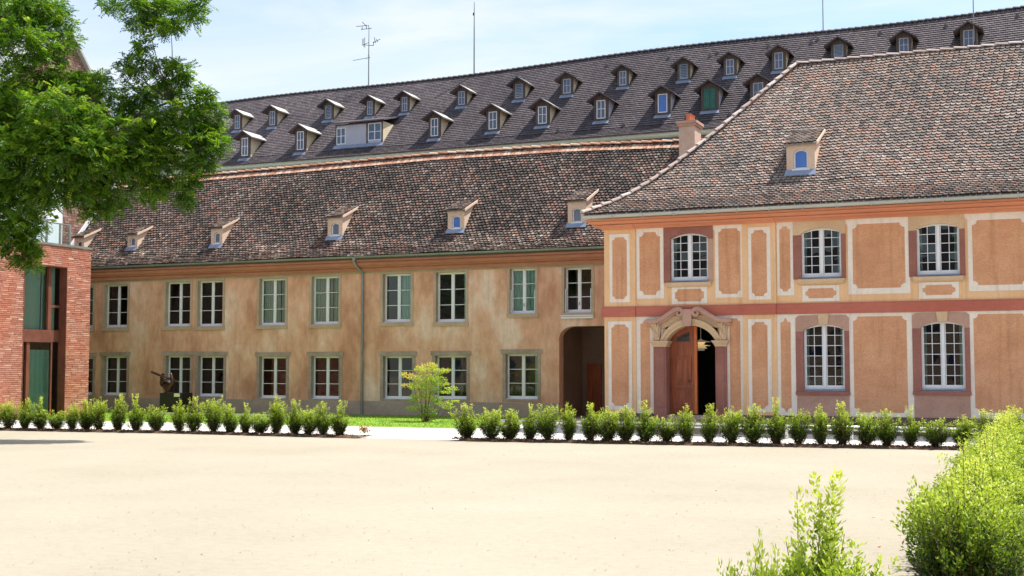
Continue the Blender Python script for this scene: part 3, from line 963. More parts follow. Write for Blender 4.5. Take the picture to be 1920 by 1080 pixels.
    for (a, c) in ((x0 - .1, x0 + 0.12), (x1 - .16, x1 + 0.1)):
        curtain('curtain', a, c, zb, zt, yf + 0.22, w, waves=3, t0=0.4)
    return w

right_window(0, 1259, 1328, 438, 447, 525.5, 1245.5, 1338.5, 423, 5, 'stone_red', 'stone_red', 'stone_pink')
right_window(0, 1503.8, 1577.7, 428, 437, 519, 1489, 1588, 412, 5, 'stone_buff', 'stone_red', 'stone_red')
right_window(0, 1720, 1800, 419.5, 428, 514, 1706.5, 1812.5, 403, 5, 'stone_buff', 'stone_red', 'stone_red')
right_window(1, 1505.8, 1581, 608.5, 618, 729.5, 1491.5, 1592, 591, 6, 'stone_pink', 'stone_red', 'stone_red')
right_window(1, 1724.7, 1805.7, 603, 612, 729, 1710, 1818, 586, 6, 'stone_pink', 'stone_red', 'stone_red')
# the next axis, just outside the frame
right_window(0, 1950, 2034, 411, 420, 509, 1936, 2047, 394, 5, 'stone_buff', 'stone_red', 'stone_red')

# doorway
DX0, DX1 = XR(1250.5), XR(1342.5)
DZ0 = ZR(778.5, 1296)
DZS, DZT = ZR(640, 1296), ZR(610.5, 1296)
holes_R.append((DX0 - .05, DX1 + .05, DZ0 - .05, DZT + .04))

w_ = MB()
wall_y(w_, XC, XE2, -0.2, 6.75, YRW, 0.35, holes_R, 0)
w_.add([(XC, YRW, -.2), (XC, YRW + 11.5, -.2), (XC, YRW + 11.5, 6.8), (XC, YRW, 6.8)], [(0, 1, 2, 3)])
w_.add([(XE2, YRW, -.2), (XE2, YRW + 11.5, -.2), (XE2, YRW + 11.5, 6.8), (XE2, YRW, 6.8)], [(0, 1, 2, 3)])
w_.add([(XC, YRW + 11.5, -.2), (XE2, YRW + 11.5, -.2), (XE2, YRW + 11.5, 6.8), (XC, YRW + 11.5, 6.8)], [(0, 1, 2, 3)])
w_.build('wall', M['ochre_light'], RWG, fix=False)
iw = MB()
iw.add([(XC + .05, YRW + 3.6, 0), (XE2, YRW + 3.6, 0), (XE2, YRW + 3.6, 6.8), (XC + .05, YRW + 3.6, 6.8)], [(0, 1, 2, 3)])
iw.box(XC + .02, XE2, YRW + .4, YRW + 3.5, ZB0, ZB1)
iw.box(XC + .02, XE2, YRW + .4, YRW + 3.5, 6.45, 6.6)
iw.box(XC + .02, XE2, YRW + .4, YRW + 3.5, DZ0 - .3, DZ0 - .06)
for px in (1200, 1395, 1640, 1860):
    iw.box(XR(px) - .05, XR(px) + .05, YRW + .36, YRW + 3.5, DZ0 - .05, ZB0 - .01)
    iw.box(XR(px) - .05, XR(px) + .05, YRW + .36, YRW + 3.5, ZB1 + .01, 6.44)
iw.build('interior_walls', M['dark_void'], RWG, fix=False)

# pilaster strips, plinth, string course, cornice
for a, c in (P1, P2):
    for e0, e1 in ((ZPL - .02, ZB0 - .003), (ZB1 + .003, ZCOR + .05)):
        pm_ = MB()
        pm_.box(a - (0.03 if a == XC else 0), c, YRW - 0.05, YRW - .001, e0, e1)
        pm_.build('pilaster_strip', M['ochre_light'], RWG)
pb = MB()
pb.box(XC - .06, XR(1226), YRW - .06, YRW - .0015, -.2, ZPL - .0)
pb.box(XR(1364.5), XE2, YRW - .06, YRW - .0015, -.2, ZPL - .0)
pb.build('plinth', M['plinth_dark'], RWG)
sb = MB()
def bandseg(a, c, o):
    sb.sweep([(c, YRW), (a, YRW)], [(.003, ZB0), (o, ZB0), (o, ZB1 - .05), (o - .02, ZB1), (.003, ZB1)])
sb.sweep([(P1[1] - .003, YRW), (XC, YRW), (XC, YRW + 7.3)], [(.003, ZB0), (.11, ZB0), (.11, ZB1 - .05), (.09, ZB1), (.003, ZB1)])
bandseg(P1[1], P2[0], .07)
bandseg(P2[0] + .003, P2[1] - .003, .11)
bandseg(P2[1], XE2, .07)
sb.build('string_course', M['band_red'], RWG)
ce = MB()
ZE2 = 6.66
hc = ZE2 + .04 - ZCOR
cprof = [(o, ZCOR + hc * f) for o, f in ((0.003, 1), (.50, 1), (.50, .80), (.44, .79), (.44, .745), (.46, .74), (.42, .60), (.36, .50), (.36, .47), (.27, .46), (.27, .42), (.30, .415), (.29, .24), (.22, .23), (.22, .19), (.19, .185), (.11, .07), (.09, .0), (.003, 0))]
ce.sweep([(XE2, YRW), (XC, YRW), (XC, YRW + 7.3)], cprof)
for a, c in (P1, P2):                                # the cornice breaks forward over the pilaster strips
    ce.sweep([(c, YRW - .045), (a - (.0 if a != XC else .03), YRW - .045)], [(o, ZCOR + hc * f) for o, f in ((0.003, .405), (.303, .405), (.293, .235), (.223, .225), (.193, .18), (.113, .065), (.093, -.004), (.003, -.004))])
ce.build('cornice', M['cornice'], RWG)
gutter(RWG, [(XE2, YRW), (XC - .55 + .0, YRW)], ZE2 + .13, M['zinc'], 0.085, 0.58)

# white plaster frames with ochre panels
def notch(x0, x1, z0, z1, c):
    """rectangle with concave notched corners"""
    pts = []
    for (cx, cz, sx, sz) in ((x0, z0, 1, 1), (x1, z0, -1, 1), (x1, z1, -1, -1), (x0, z1, 1, -1)):
        seq = []
        for k in range(5):
            a = math.pi / 2 * k / 4
            seq.append((cx + sx * c * (0.42 + 0.58 * (1 - math.sin(a))) if k else cx + sx * c, cz + sz * c * (0.42 + 0.58 * (1 - math.cos(a))) if k < 4 else cz + sz * c))
        e = [(cx + sx * c, cz), (cx + sx * c, cz + sz * c * 0.25), (cx + sx * c * 0.85, cz + sz * c * 0.6), (cx + sx * c * 0.6, cz + sz * c * 0.85), (cx + sx * c * 0.25, cz + sz * c), (cx, cz + sz * c)]
        if (sx, sz) in ((1, 1), (-1, -1)):
            e = e[::-1]
        pts += e
    return pts

def ear(x0, x1, z0, z1, left, right, h=0.20):
    """outer white frame; at its head it flares out to the sides over the window shoulders"""
    p = [(x0, z0), (x1, z0)]
    if right:
        p += [(x1, z1 - h), (x1 + right * .35, z1 - h * .8), (x1 + right * .5, z1 - h * .45), (x1 + right, z1 - h * .3), (x1 + right, z1)]
    else:
        p += [(x1, z1)]
    if left:
        p += [(x0 - left, z1), (x0 - left, z1 - h * .3), (x0 - left * .5, z1 - h * .45), (x0 - left * .35, z1 - h * .8), (x0, z1 - h)]
    else:
        p += [(x0, z1)]
    return p

def panel(o, i, base=0.0, left=0.0, right=0.0, c=0.11, to_top=False):
    x0, x1, z0, z1 = RR(*o)
    a0, a1, b0, b1 = RR(*i)
    if to_top:
        z1 = ZCOR + .03
    f = MB()
    f.prism(ear(x0, x1, z0, z1, left, right), YRW - base - 0.016, YRW - base - 0.001)
    fo = f.build('plaster_frame', M['white_band'], RWG)
    q = MB()
    q.prism(notch(a0, a1, b0, b1, c), YRW - base - 0.020, YRW - base - 0.0165)
    q.build('ochre_panel', M['ochre_panel'], fo)

panel((1144, 1182, 439, 567), (1149.5, 1176.5, 445.5, 561), 0.05, c=.09)
panel((1193.5, 1245, 429, 560), (1199.5, 1238, 435.5, 553), left=0, right=.12, to_top=True, c=.14)
panel((1341, 1397 - 4, 421, 558), (1347.5, 1388.5, 428.5, 551), left=.17, to_top=True, c=.1)
panel((1404, 1445.5, 426, 562), (1410, 1438.5, 432, 555.5), 0.05, c=.1)
panel((1457, 1488.5, 417, 554), (1462, 1482, 424.5, 546.5), right=.13, to_top=True, c=.09)
panel((1590, 1706, 410, 551), (1599, 1697, 419, 540), left=.16, right=.13, to_top=True, c=.13)
panel((1815, 1934, 402, 545), (1823.5, 1925, 411.5, 534), left=.18, right=.13, to_top=True, c=.13)
panel((1260, 1326, 537, 570), (1266, 1320, 542, 565), c=.09)
panel((1504.5, 1574, 535, 565), (1510.5, 1568, 540.5, 559), c=.09)
panel((1723, 1798, 528.5, 559.5), (1730, 1791.5, 534, 553), c=.09)
# the little recess shadows beside the small panels
# lower floor: white fields with ochre panels
panel((1142, 1186, 602.5, 768.5), (1148, 1180, 608.5, 761), 0.05, c=.1)
panel((1404.5, 1448, 598, 772.5), (1411, 1440.5, 604, 766), 0.05, c=.1)
f = MB()
f.box(P1[1] + .001, DX0 - .12, YRW - .016, YRW - .0012, ZPL + .002, ZB0 - .004)
f.box(DX1 + .12, P2[0] - .001, YRW - .016, YRW - .0012, ZPL + .002, ZB0 - .004)
f.box(DX0 - .12, DX1 + .12, YRW - .016, YRW - .0012, DZT + .05, ZB0 - .004)
fo = f.build('plaster_frame', M['white_band'], RWG)
for i in ((1201.5, 1219.5, 602, 772), (1369, 1389, 597, 775)):
    a0, a1, b0, b1 = RR(*i)
    q = MB(); q.prism(notch(a0, a1, b0, b1, .09), YRW - .020, YRW - .0165); q.build('ochre_panel', M['ochre_panel'], fo)
f = MB()
xs = [P2[1] + .001]
for h in [h for h in holes_R if h[3] < ZB0 and h[0] > P2[1]]:
    xs += [h[0] - .0, h[1] + .0]
    f.box(h[0], h[1], YRW - .016, YRW - .0012, h[3] + .001, ZB0 - .004)
xs += [XE2 - .01]
for k in range(0, len(xs), 2):
    f.box(xs[k], xs[k + 1], YRW - .016, YRW - .0012, ZPL + .002, ZB0 - .004)
fo = f.build('plaster_frame', M['white_band'], RWG)
for i in ((1464.5, 1483.5, 597, 772), (1601, 1701.5, 593, 773.5), (1827, 1930, 588.5, 774)):
    a0, a1, b0, b1 = RR(*i)
    q = MB(); q.prism(notch(a0, a1, b0, b1, .12), YRW - .020, YRW - .0165); q.build('ochre_panel', M['ochre_panel'], fo)

# ---- doorway: portal of red and buff stone, swan-neck pediment
def pilaster(l, r):
    PO = MB()
    a, c = XR(l), XR(r)
    PO.box(a, c, YRW - .13, YRW + .3, DZ0 - .5, ZR(650, 1296), 0)
    PO.box(a + .06, c - .06, YRW - .15, YRW - .1301, DZ0 + .25, ZR(653, 1296), 0)
    zc0, zc1 = ZR(650, 1296), ZR(639, 1296)
    h = zc1 - zc0
    for k, (o, f0, f1) in enumerate(((.02, 0, .30), (.045, .301, .55), (.08, .551, .80), (.11, .801, 1.0))):
        PO.box(a - o * .9, c + o * .9, YRW - .13 - o, YRW + .28, zc0 + h * f0 + .001, zc0 + h * f1, 1)
    PO.build('portal_pilaster', [M['stone_red'], M['stone_buff']], RWG)
pilaster(1227, 1250.5)
pilaster(1342.5, 1363)
av = MB()
ia = arch(DX0, DX1, DZS - .02, DZS + .02, DZT, 20)
oa = arch(DX0 - .17, DX1 + .17, DZS - .02, DZS + .03, ZR(600, 1296), 20)
av.ring((oa[2:]), (ia[2:]), YRW - .12, YRW + .3, closed=False)
oa2 = arch(DX0 - .20, DX1 + .20, DZS - .02, DZS + .03, ZR(598, 1296), 20)
oa3 = arch(DX0 - .10, DX1 + .10, DZS - .02, DZS + .03, ZR(604.5, 1296), 20)
av.ring((oa2[2:]), (oa3[2:]), YRW - .155, YRW - .1195, closed=False)
avo = av.build('archivolt', M['stone_buff'], RWG)
ks = MB()
k0, k1 = XR(1283), XR(1301)
ks.prism([(k0 + .03, ZR(611.5, 1292)), (k1 - .03, ZR(611.5, 1292)), (k1, ZR(580.5, 1292)), (k0, ZR(580.5, 1292))], YRW - .27, YRW + .02)
ks.build('keystone', M['stone_pink'], RWG)
sp = MB()                                             # spandrel between arch and pediment
def PZ(px, py):
    p = at(px, py, YRW - .2)
    return p.x, p.z
cL = [PZ(*q) for q in ((1213, 602.5), (1224, 603.5), (1236, 600.5), (1247, 594), (1257, 587), (1265, 581.5), (1271, 579.3), (1276, 580.5), (1279.5, 584), (1279.5, 588.5), (1276, 591.6), (1272, 591.2), (1269.6, 588.2), (1270.6, 585.2), (1273.4, 584.6))]
xm = (at(1272.5, 590, YRW - .2).x + at(1306.5, 590, YRW - .2).x) / 2
cR = [(2 * xm - x, z) for x, z in cL]
for c in (cL, cR):
    base = c[:7]
    inner = [(x, z) for x, z in base]
    poly = [(c[0][0] + (.12 if c is cL else -.12), DZS + .32)] + inner + [(xm, c[6][1] - .12), (xm, DZT + .12), (xm + (c[3][0] - xm) * .7, DZT + .02)]
    sp.prism(poly, YRW - .06, YRW + .01)
sp.build('spandrel', M['stone_buff'], RWG)
for c in (cL, cR):
    pd = MB()
    n = len(c)
    for off, rad, y in ((0, .075, YRW - .24), (1, .05, YRW - .17)):
        pts, rads = [], []
        for i, (x, z) in enumerate(c):
            k = i / (n - 1)
            rr_ = rad * (1.0 if i < 7 else 1.0 - .55 * (i - 6) / (n - 7))
            pts.append((x, y, z - off * .085))
            rads.append(rr_)
        if off:
            pts, rads = pts[:7], rads[:7]
        pd.tube(pts, rads, 8)
    # flat cap moulding that ties the neck to the wall
    for i in range(6):
        (xa, za), (xb, zb_) = c[i], c[i + 1]
        v = [(xa, YRW - .30, za + .04), (xb, YRW - .30, zb_ + .04), (xb, YRW - .0, zb_ + .055), (xa, YRW - .0, za + .055)]
        v += [(a, b_, e - .07) for a, b_, e in v]
        pd.add(v, [(0, 1, 2, 3), (7, 6, 5, 4), (0, 4, 5, 1), (2, 6, 7, 3), (1, 5, 6, 2), (3, 7, 4, 0)])
    ex = c[0][0]
    s_ = -1 if c is cL else 1
    pd.box(min(ex, ex + s_ * .05), max(ex, ex + s_ * .05), YRW - .30, YRW, c[0][1] - .06, c[0][1] + .05)
    pd.build('swan_neck_pediment', M['stone_pink'], RWG)
for sx, cx_ in ((1, XR(1233)), (-1, XR(1357.5))):     # carved leaf consoles
    cs = MB()
    zt_, zb_ = ZR(606, 1296), ZR(638, 1296)
    hh = zt_ - zb_
    cs.prism([(cx_ - .10, zb_ + .02), (cx_ + .10, zb_ + .02), (cx_ + .13, zt_), (cx_ - .13, zt_)], YRW - .16, YRW)
    for k in range(9):
        a = k / 8
        for q in (-1, 0, 1):
            x = cx_ + q * .075 * (.6 + .5 * a) + .02 * math.sin(5 * a + q)
            z = zb_ + hh * (.06 + .88 * a) + .015 * q
            r_ = .042 + .012 * math.sin(9 * a + 2 * q)
            cs.lathe([(0, -r_), (r_ * .8, -r_ * .5), (r_, 0), (r_ * .8, r_ * .5), (0, r_)], (x, YRW - .19 - .05 * math.sin(2.6 * a), z), 7)
    cs.build('carved_console', M['stone_buff'], RWG, smooth=True)
st = MB()
st.box(DX0 - .1, DX1 + .1, YRW - .1, YRW + .4, DZ0 - .16, DZ0)
st.build('door_sill', M['stone_grey'], RWG)

# door leaf (left half), set back in the arch, a little ajar
DL = MB()
yd = YRW + .32
xa, xb = DX0 + .0, XR(1296.5)
full = arch(DX0, DX1, DZ0 + .02, DZS + .02, DZT, 24)
lp = [(xa, DZ0 + .02), (xb, DZ0 + .02)] + [p for p in full[2:] if p[0] < xb - .01]
rad = ((DX1 - DX0) ** 2 / 4 + (DZT - DZS - .02) ** 2) / (2 * (DZT - DZS - .02))
ztop = DZT - rad + math.sqrt(max(0, rad ** 2 - (xb - (DX0 + DX1) / 2) ** 2))
lp = [(xa, DZ0 + .02), (xb, DZ0 + .02), (xb, ztop)] + [p for p in full[2:] if p[0] < xb - .01]
DL.prism(lp, yd, yd + .07)
door = DL.build('door', M['wood_door'], RWG)
wl = xb - xa
dp_ = MB()
for (a, c, e, g) in ((.13, .87, .36, .62), (.13, .87, .06, .30)):
    zz0, zz1 = DZ0 + (DZT - DZ0) * e, DZ0 + (DZT - DZ0) * (.66 if e > .1 else .29)
    o_ = rect(xa + wl * a, xa + wl * c, zz0, zz1)
    i_ = rect(xa + wl * a + .05, xa + wl * c - .05, zz0 + .05, zz1 - .05)
    dp_.ring(o_, i_, yd - .03, yd + .001)
    i2 = rect(xa + wl * a + .11, xa + wl * c - .11, zz0 + .11, zz1 - .11)
    dp_.prism(i2, yd - .018, yd + .001)
dp_.box(xa + .03, xb - .02, yd - .045, yd + .001, DZ0 + (DZT - DZ0) * .302, DZ0 + (DZT - DZ0) * .335)
dp_.build('door_panel', M['wood_door'], door)
ed = MB()
ed.prism([(xb - .001, DZ0 + .02), (xb + .085, DZ0 + .02), (xb + .085, ztop - .012), (xb - .001, ztop - .012)], yd - .035, yd + .075)
ed.build('door_edge', M['lit_wood_edge'], door)
gr = MB()
ga, gc = xa + wl * .22, xb - .16
gz0, gz1 = ZR(640, 1275), ZR(622, 1275)
gp = [(ga, gz0), (gc, gz0), (gc, gz1), (ga + (gc - ga) * .55, gz1 - .07), (ga + (gc - ga) * .2, gz1 - .18)]
gr.prism(gp, yd - .006, yd - .001, 0)
for k in range(5):
    x = ga + .08 + (gc - ga - .14) * k / 4
    zc_ = gz0 + .10 + .02 * k
    pts = [(x + .05 * math.cos(t) * (1 - t / 9), yd - .02, zc_ + .055 * math.sin(t) * (1 - t / 9)) for t in np.linspace(0, 7, 16)]
    gr.tube(pts, .009, 5, 1)
gr.build('grille', [M['iron'], M['plinth_dark']], door)
hn = MB()
hn.lathe([(0, -.03), (.03, -.02), (.035, 0), (.03, .02), (0, .03)], (xb - .16, yd - .05, DZ0 + 1.05), 10)
hn.build('handle', M['iron'], door)

# roof
rt = MB()
sheet = [(y, z) for y, z in PROF_R]
XRID = XEV + 5.78
slope_sheet(rt, sheet, lambda y: XEV + (y - YEV), lambda y: XE2 + .6, drop=.03, thick=.02)
YBK = YEV + 11.56
bp = [(YBK - u, z) for u, z in PR_U]
for (y0, z0), (y1, z1) in zip(bp, bp[1:]):            # back slope
    u0, u1 = YBK - y0, YBK - y1
    rt.add([(XEV + u0, y0, z0), (XE2 + .6, y0, z0), (XE2 + .6, y1, z1), (XEV + u1, y1, z1)], [(0, 1, 2, 3)], 0, .4)
for (u0, z0), (u1, z1) in zip(PR_U, PR_U[1:]):        # hip slope
    rt.add([(XEV + u0, YEV + u0, z0), (XEV + u1, YEV + u1, z1), (XEV + u1, YBK - u1, z1), (XEV + u0, YBK - u0, z0)], [(0, 1, 2, 3)], 0, .4)
def tint_right(x, y):
    n = 0.5 + 0.5 * math.sin(x * 0.7 + 1.7 * math.sin(y * 1.1))
    return min(.999, max(.001, random.betavariate(2.4, 2.4) * .84 + .16 * n - .02))
tile_rows(rt, PROF_R, lambda y: XEV + (y - YEV) - .02, lambda y: XE2 + .5, tint=tint_right, w=0.155, e=0.145, lift=.062, th=.032, jit=1.3, zfix=lambda x, y: .022 * math.sin(x * .71 + .6 * y) * math.sin((y - YEV) * .9) + .01 * math.sin(x * 2.3 + y))
rro = rt.build('roof', M['tiles_right'], RWG, fix=False)
hm = MB()                                            # rows of tiles on the hip slope
tile_rows(hm, [(u, z) for u, z in PR_U], lambda u: u, lambda u: 11.56 - u, tint=lambda x, y: random.betavariate(2.6, 2.4), w=0.155, e=0.142, rounded=False)
hm.v = [(XEV + y, YEV + x, z) for x, y, z in hm.v]
hm.build('hip_slope_tiles', M['tiles_right'], rro, fix=False)
cp = MB()
cap_tiles(cp, [(XEV + u - .02, YEV + u - .02, z + .03) for u, z in PR_U], 0.105, .42)
cap_tiles(cp, [(XRID, YEV + 5.78, 12.46), (XRID + 6, YEV + 5.78, 12.43), (XE2 + .5, YEV + 5.78, 12.45)], 0.105, .42)
cp.build('ridge_tiles', M['ridge_pale'], rro)
p, m = roof_hit(1501.5, 326, lambda x: PROF_R)
shed_dormer(RWG, (p.x, p.y, p.z), 51 / FPX * p.y * 1.03, 57 / FPX * p.y * 1.03, 1.08, None, M['tiles_right'], 'blue_pane', lambda x, y: random.betavariate(2, 2.4), ww=.44, wh=.62)

# steps in front of the door
STP = thing('entrance_steps', ((DX0 + DX1) / 2, YRW - .9, 0), 'low grey stone steps leading up to the arched wooden door', 'steps')
for k in range(3):
    s = MB()
    s.box(DX0 - .5 - .3 * k, DX1 + .5 + .3 * k, YRW - .55 - .38 * k, YRW - .17 - .38 * k + (0 if k else -.0), -.05, DZ0 - .17 - .14 * k)
    s.build('step', M['stone_grey'], STP)

# pendant lamp hanging in the hall
lx, ly, lz = at(1314, 645, YRW + 1.6)
LMP = thing('pendant_lamp', (lx, ly, lz), 'cream layered pendant lamp hanging in the dark hall behind the open door leaf', 'lamp')
q = MB(); q.tube([(lx, ly, lz + .15), (lx, ly, ZB0 - .01)], .008, 6); q.build('cord', M['lamp_shade'], LMP)
q = MB(); q.lathe([(.03, .16), (.06, .13), (.32, .07), (.33, .06), (.1, .075), (.03, .09)], (lx, ly, lz), 28); q.build('lamp_shade', M['lamp_shade'], LMP, smooth=True)
q = MB(); q.lathe([(.16, .06), (.09, -.02), (.30, -.05), (.31, -.06), (.17, -.05)], (lx, ly, lz), 28); q.build('lamp_shade', M['lamp_glow'], LMP, smooth=True)
q = MB(); q.lathe([(.13, -.06), (.20, -.14), (.205, -.15), (.12, -.15), (.12, -.21), (.11, -.215), (0, -.21)], (lx, ly, lz), 28); q.build('lamp_shade', M['lamp_shade'], LMP, smooth=True)
# ------------------------------------------------------------------ BACK BUILDING
BX0, BX1 = -80.0, 14.0
BB = thing('long_back_building', (-25, YB, 0), 'huge dark-roofed building behind, two rows of small gabled dormers and a pale green cornice', 'building')
def zr_b(x):
    return 21.05 + 0.0165 * (min(x, 6) + 18.0) + 0.10 * math.sin(x * .22)
def PROF_B(x):
    zr = zr_b(x)
    return [(YB, 14.93), (YB + .75, 15.42), (YB + 6.0, zr)]
rt = MB()
zfix = lambda x, y: (zr_b(x) - zr_b(-18)) * max(0, (y - YB - .75) / 5.25)
base = PROF_B(-18)
N = 24
xs = np.linspace(BX0, BX1, N)
for a, c in zip(xs, xs[1:]):
    pa, pc = PROF_B(a), PROF_B(c)
    for k in range(2):
        rt.add([(a, pa[k][0], pa[k][1] - .03), (c, pc[k][0], pc[k][1] - .03), (c, pc[k + 1][0], pc[k + 1][1] - .03), (a, pa[k + 1][0], pa[k + 1][1] - .03)], [(0, 1, 2, 3)], 0, .35)
    rt.add([(a, YB + 12, 14.9), (c, YB + 12, 14.9), (c, YB + 6, pc[2][1] - .03), (a, YB + 6, pa[2][1] - .03)], [(0, 1, 2, 3)], 0, .35)
def tint_back(x, y):
    return min(.999, max(.001, .42 + .16 * math.sin(x * .11 + 1) + .10 * math.sin(x * .7 + 3 * math.sin(y * .9)) + random.uniform(-.32, .32)))
tile_rows(rt, base, lambda y: -62.0, lambda y: 5.0, e=.20, w=.23, L=.28, lift=.062, th=.04, rounded=False, tint=tint_back, jit=.45, zfix=zfix)
rbo = rt.build('roof', M['tiles_back'], BB, fix=False)
cp = MB()
xs = np.linspace(-62, 5, 60)
cap_tiles(cp, [(x, YB + 6.0, zr_b(x) + .02) for x in xs], .15, .42)
cp.build('ridge_tiles', M['ridge_dark'], rbo)
w_ = MB()
w_.box(BX0, BX1, YB + .35, YB + 11.6, -.2, 14.6)
w_.build('wall', M['cheek_grey'], BB)
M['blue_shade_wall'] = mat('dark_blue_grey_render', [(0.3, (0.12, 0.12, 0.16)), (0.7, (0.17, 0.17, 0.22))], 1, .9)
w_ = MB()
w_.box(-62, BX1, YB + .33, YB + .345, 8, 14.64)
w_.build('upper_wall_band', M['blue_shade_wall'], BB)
co = MB()
co.sweep([(BX1, YB + .34), (BX0, YB + .34)], [(.0, 14.88), (.42, 14.88), (.42, 14.83), (.36, 14.80), (.34, 14.72), (.22, 14.66), (.0, 14.65)])
co.build('cornice', M['green_cornice'], BB)
gutter(BB, [(BX1, YB + .34), (BX0, YB + .34)], 14.93, M['ridge_dark'], .07, .44)
for px in (905, 1095, 1228, 1338, 1440):
    p = at(px, 266, YB + .33)
    q = MB()
    zt = 14.58
    oa = arch(p.x - 1.0, p.x + 1.0, 11.2, 13.9, zt, 14)
    ia = arch(p.x - .68, p.x + .68, 11.2, 13.8, zt - .42, 14)
    q.ring(oa[1:] + oa[:1], ia[1:] + ia[:1], YB + .27, YB + .34, closed=False)
    wo = q.build('window', M['stone_pink'], BB)
    q = MB(); q.prism(arch(p.x - .68, p.x + .68, 11.2, 13.8, zt - .42, 14), YB + .31, YB + .328); q.build('pane', M['dark_pane'], wo)

def gable_dormer(px0, px1, apex_y, bot, eave=None, kind='white', cheek='cheek_cream', win_lean=False, hood=False):
    pc = (px0 + px1) / 2
    p, m = roof_hit(pc, bot, PROF_B, -20)
    m = (zr_b(p.x) - 15.42) / 5.25
    x, y, z = p
    k = (EYEV - p).length / FPX
    w = (px1 - px0) * k / 0.93
    h = (bot - apex_y) * k * 1.02
    g = w * .32
    hf = h - g - .06
    x0, x1 = x - w / 2, x + w / 2
    run = h / m + .35
    b = MB()
    ww, wh = w * .31, None
    wz0, wz1 = z + hf * .17, z + hf * .93
    # front with opening
    b.ring(rect(x0, x1, z - .02, z + hf), rect(x - ww, x + ww, wz0, wz1), y, y + .10, 0)
    b.prism([(x0, z + hf + .001), (x1, z + hf + .001), (x, z + hf + g)], y, y + .10, 0)
    for sx in (x0 + .001, x1 - .06):
        a = [(sx, y + .101, z - .3), (sx, y + run, z + run * m - .4), (sx, y + run, z + hf), (sx, y + .101, z + hf)]
        v = a + [(q[0] + .059, q[1], q[2]) for q in a]
        b.add(v, [(0, 1, 2, 3), (7, 6, 5, 4), (0, 4, 5, 1), (2, 6, 7, 3), (0, 3, 7, 4)], 1)
    b.box(x0 + .07, x1 - .07, y + .3, y + .32, z - .2, z + hf, 2)
    d = b.build('dormer', [M['dormer_wood'], M[cheek], M['dark_void']], BB)
    r = MB()
    o = .34
    sl = g / (w / 2)
    for s in (-1, 1):
        ex, ez = x + s * (w / 2 + o), z + hf - o * sl + .02
        ax, az = x, z + hf + g + .02
        v = [(ex, y - .34, ez), (ax, y - .34, az), (ax, y + run + .6, az), (ex, y + run + .1, ez)]
        v += [(q[0], q[1], q[2] + .075) for q in v]
        r.add(v, [(0, 1, 2, 3), (7, 6, 5, 4), (0, 4, 5, 1), (1, 5, 6, 2), (2, 6, 7, 3), (3, 7, 4, 0)], 0, .3 + .5 * random.random())
    r.build('dormer_roof', [M['tiles_back']], d)
    c = MB()                                          # zinc capping on the two slopes
    for s in (-1, 1):
        ex, ez = x + s * (w / 2 + o + .005), z + hf - o * sl + .02 + .0
        ax, az = x, z + hf + g + .02
        v = [(ex, y - .3, ez + .079), (ax, y - .3, az + .079), (ax, y + run * .9, az + .079), (ex, y + run * .75, ez + .079)]
        c.add(v, [(0, 1, 2, 3)])
    c.build('dormer_roof_capping', M['zinc'], d, fix=False)
    if kind in ('white', 'dim', 'blue', 'open'):
        f = MB()
        mt = M['white_paint'] if kind != 'dim' else M['cheek_grey']
        T = .045
        f.ring(rect(x - ww, x + ww, wz0, wz1), rect(x - ww + T, x + ww - T, wz0 + T, wz1 - T), y - .012, y + .05)
        if kind != 'blue':
            f.box(x - .018, x + .018, y - .004, y + .042, wz0 + T, wz1 - T)
            zm = (wz0 + wz1) / 2 + .03
            f.box(x - ww + T, x + ww - T, y + .0, y + .038, zm - .016, zm + .016)
        fo = f.build('window', mt, d)
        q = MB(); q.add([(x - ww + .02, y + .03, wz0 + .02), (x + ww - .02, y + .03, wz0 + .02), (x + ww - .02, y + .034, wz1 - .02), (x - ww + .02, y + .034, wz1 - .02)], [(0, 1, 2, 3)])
        q.build('pane', M['blue_pane'] if kind == 'blue' else M['dark_pane'], d, fix=False)
    elif kind == 'louvre':
        f = MB()
        f.ring(rect(x - ww, x + ww, wz0, wz1), rect(x - ww + .04, x + ww - .04, wz0 + .04, wz1 - .04), y - .01, y + .05)
        for q in range(8):
            zz = wz0 + .05 + q * (wz1 - wz0 - .1) / 8
            f.add([(x - ww + .04, y - .0, zz), (x + ww - .04, y - .0, zz), (x + ww - .04, y + .04, zz + .07), (x - ww + .04, y + .04, zz + .07)], [(0, 1, 2, 3)])
        f.build('louvre', M['louvre'], d, fix=False)
    elif kind == 'green':
        f = MB()
        for a, c_ in ((x - ww * 1.1, x - .006), (x + .006, x + ww * 1.1)):
            f.box(a, c_, y - .03, y + .02, wz0 - .03, wz1 + .02)
            f.ring(rect(a + .03, c_ - .03, wz0 + .03, wz1 - .04), rect(a + .07, c_ - .07, wz0 + .08, wz1 - .09), y - .045, y - .0301)
        f.build('shutter', M['green_shutter'], d)
    l = MB()
    v = [(x0 - .04, y - .02, z + .10), (x1 + .04, y - .02, z + .10), (x1 + .06, y - .22, z - .10), (x0 - .06, y - .22, z - .10)]
    v += [(a, c_ + .012, e - .012) for a, c_, e in v]
    l.add(v, [(0, 1, 2, 3), (7, 6, 5, 4), (0, 4, 5, 1), (1, 5, 6, 2), (2, 6, 7, 3), (3, 7, 4, 0)])
    l.build('lead_flashing', M['zinc_blue'], d)
    return d

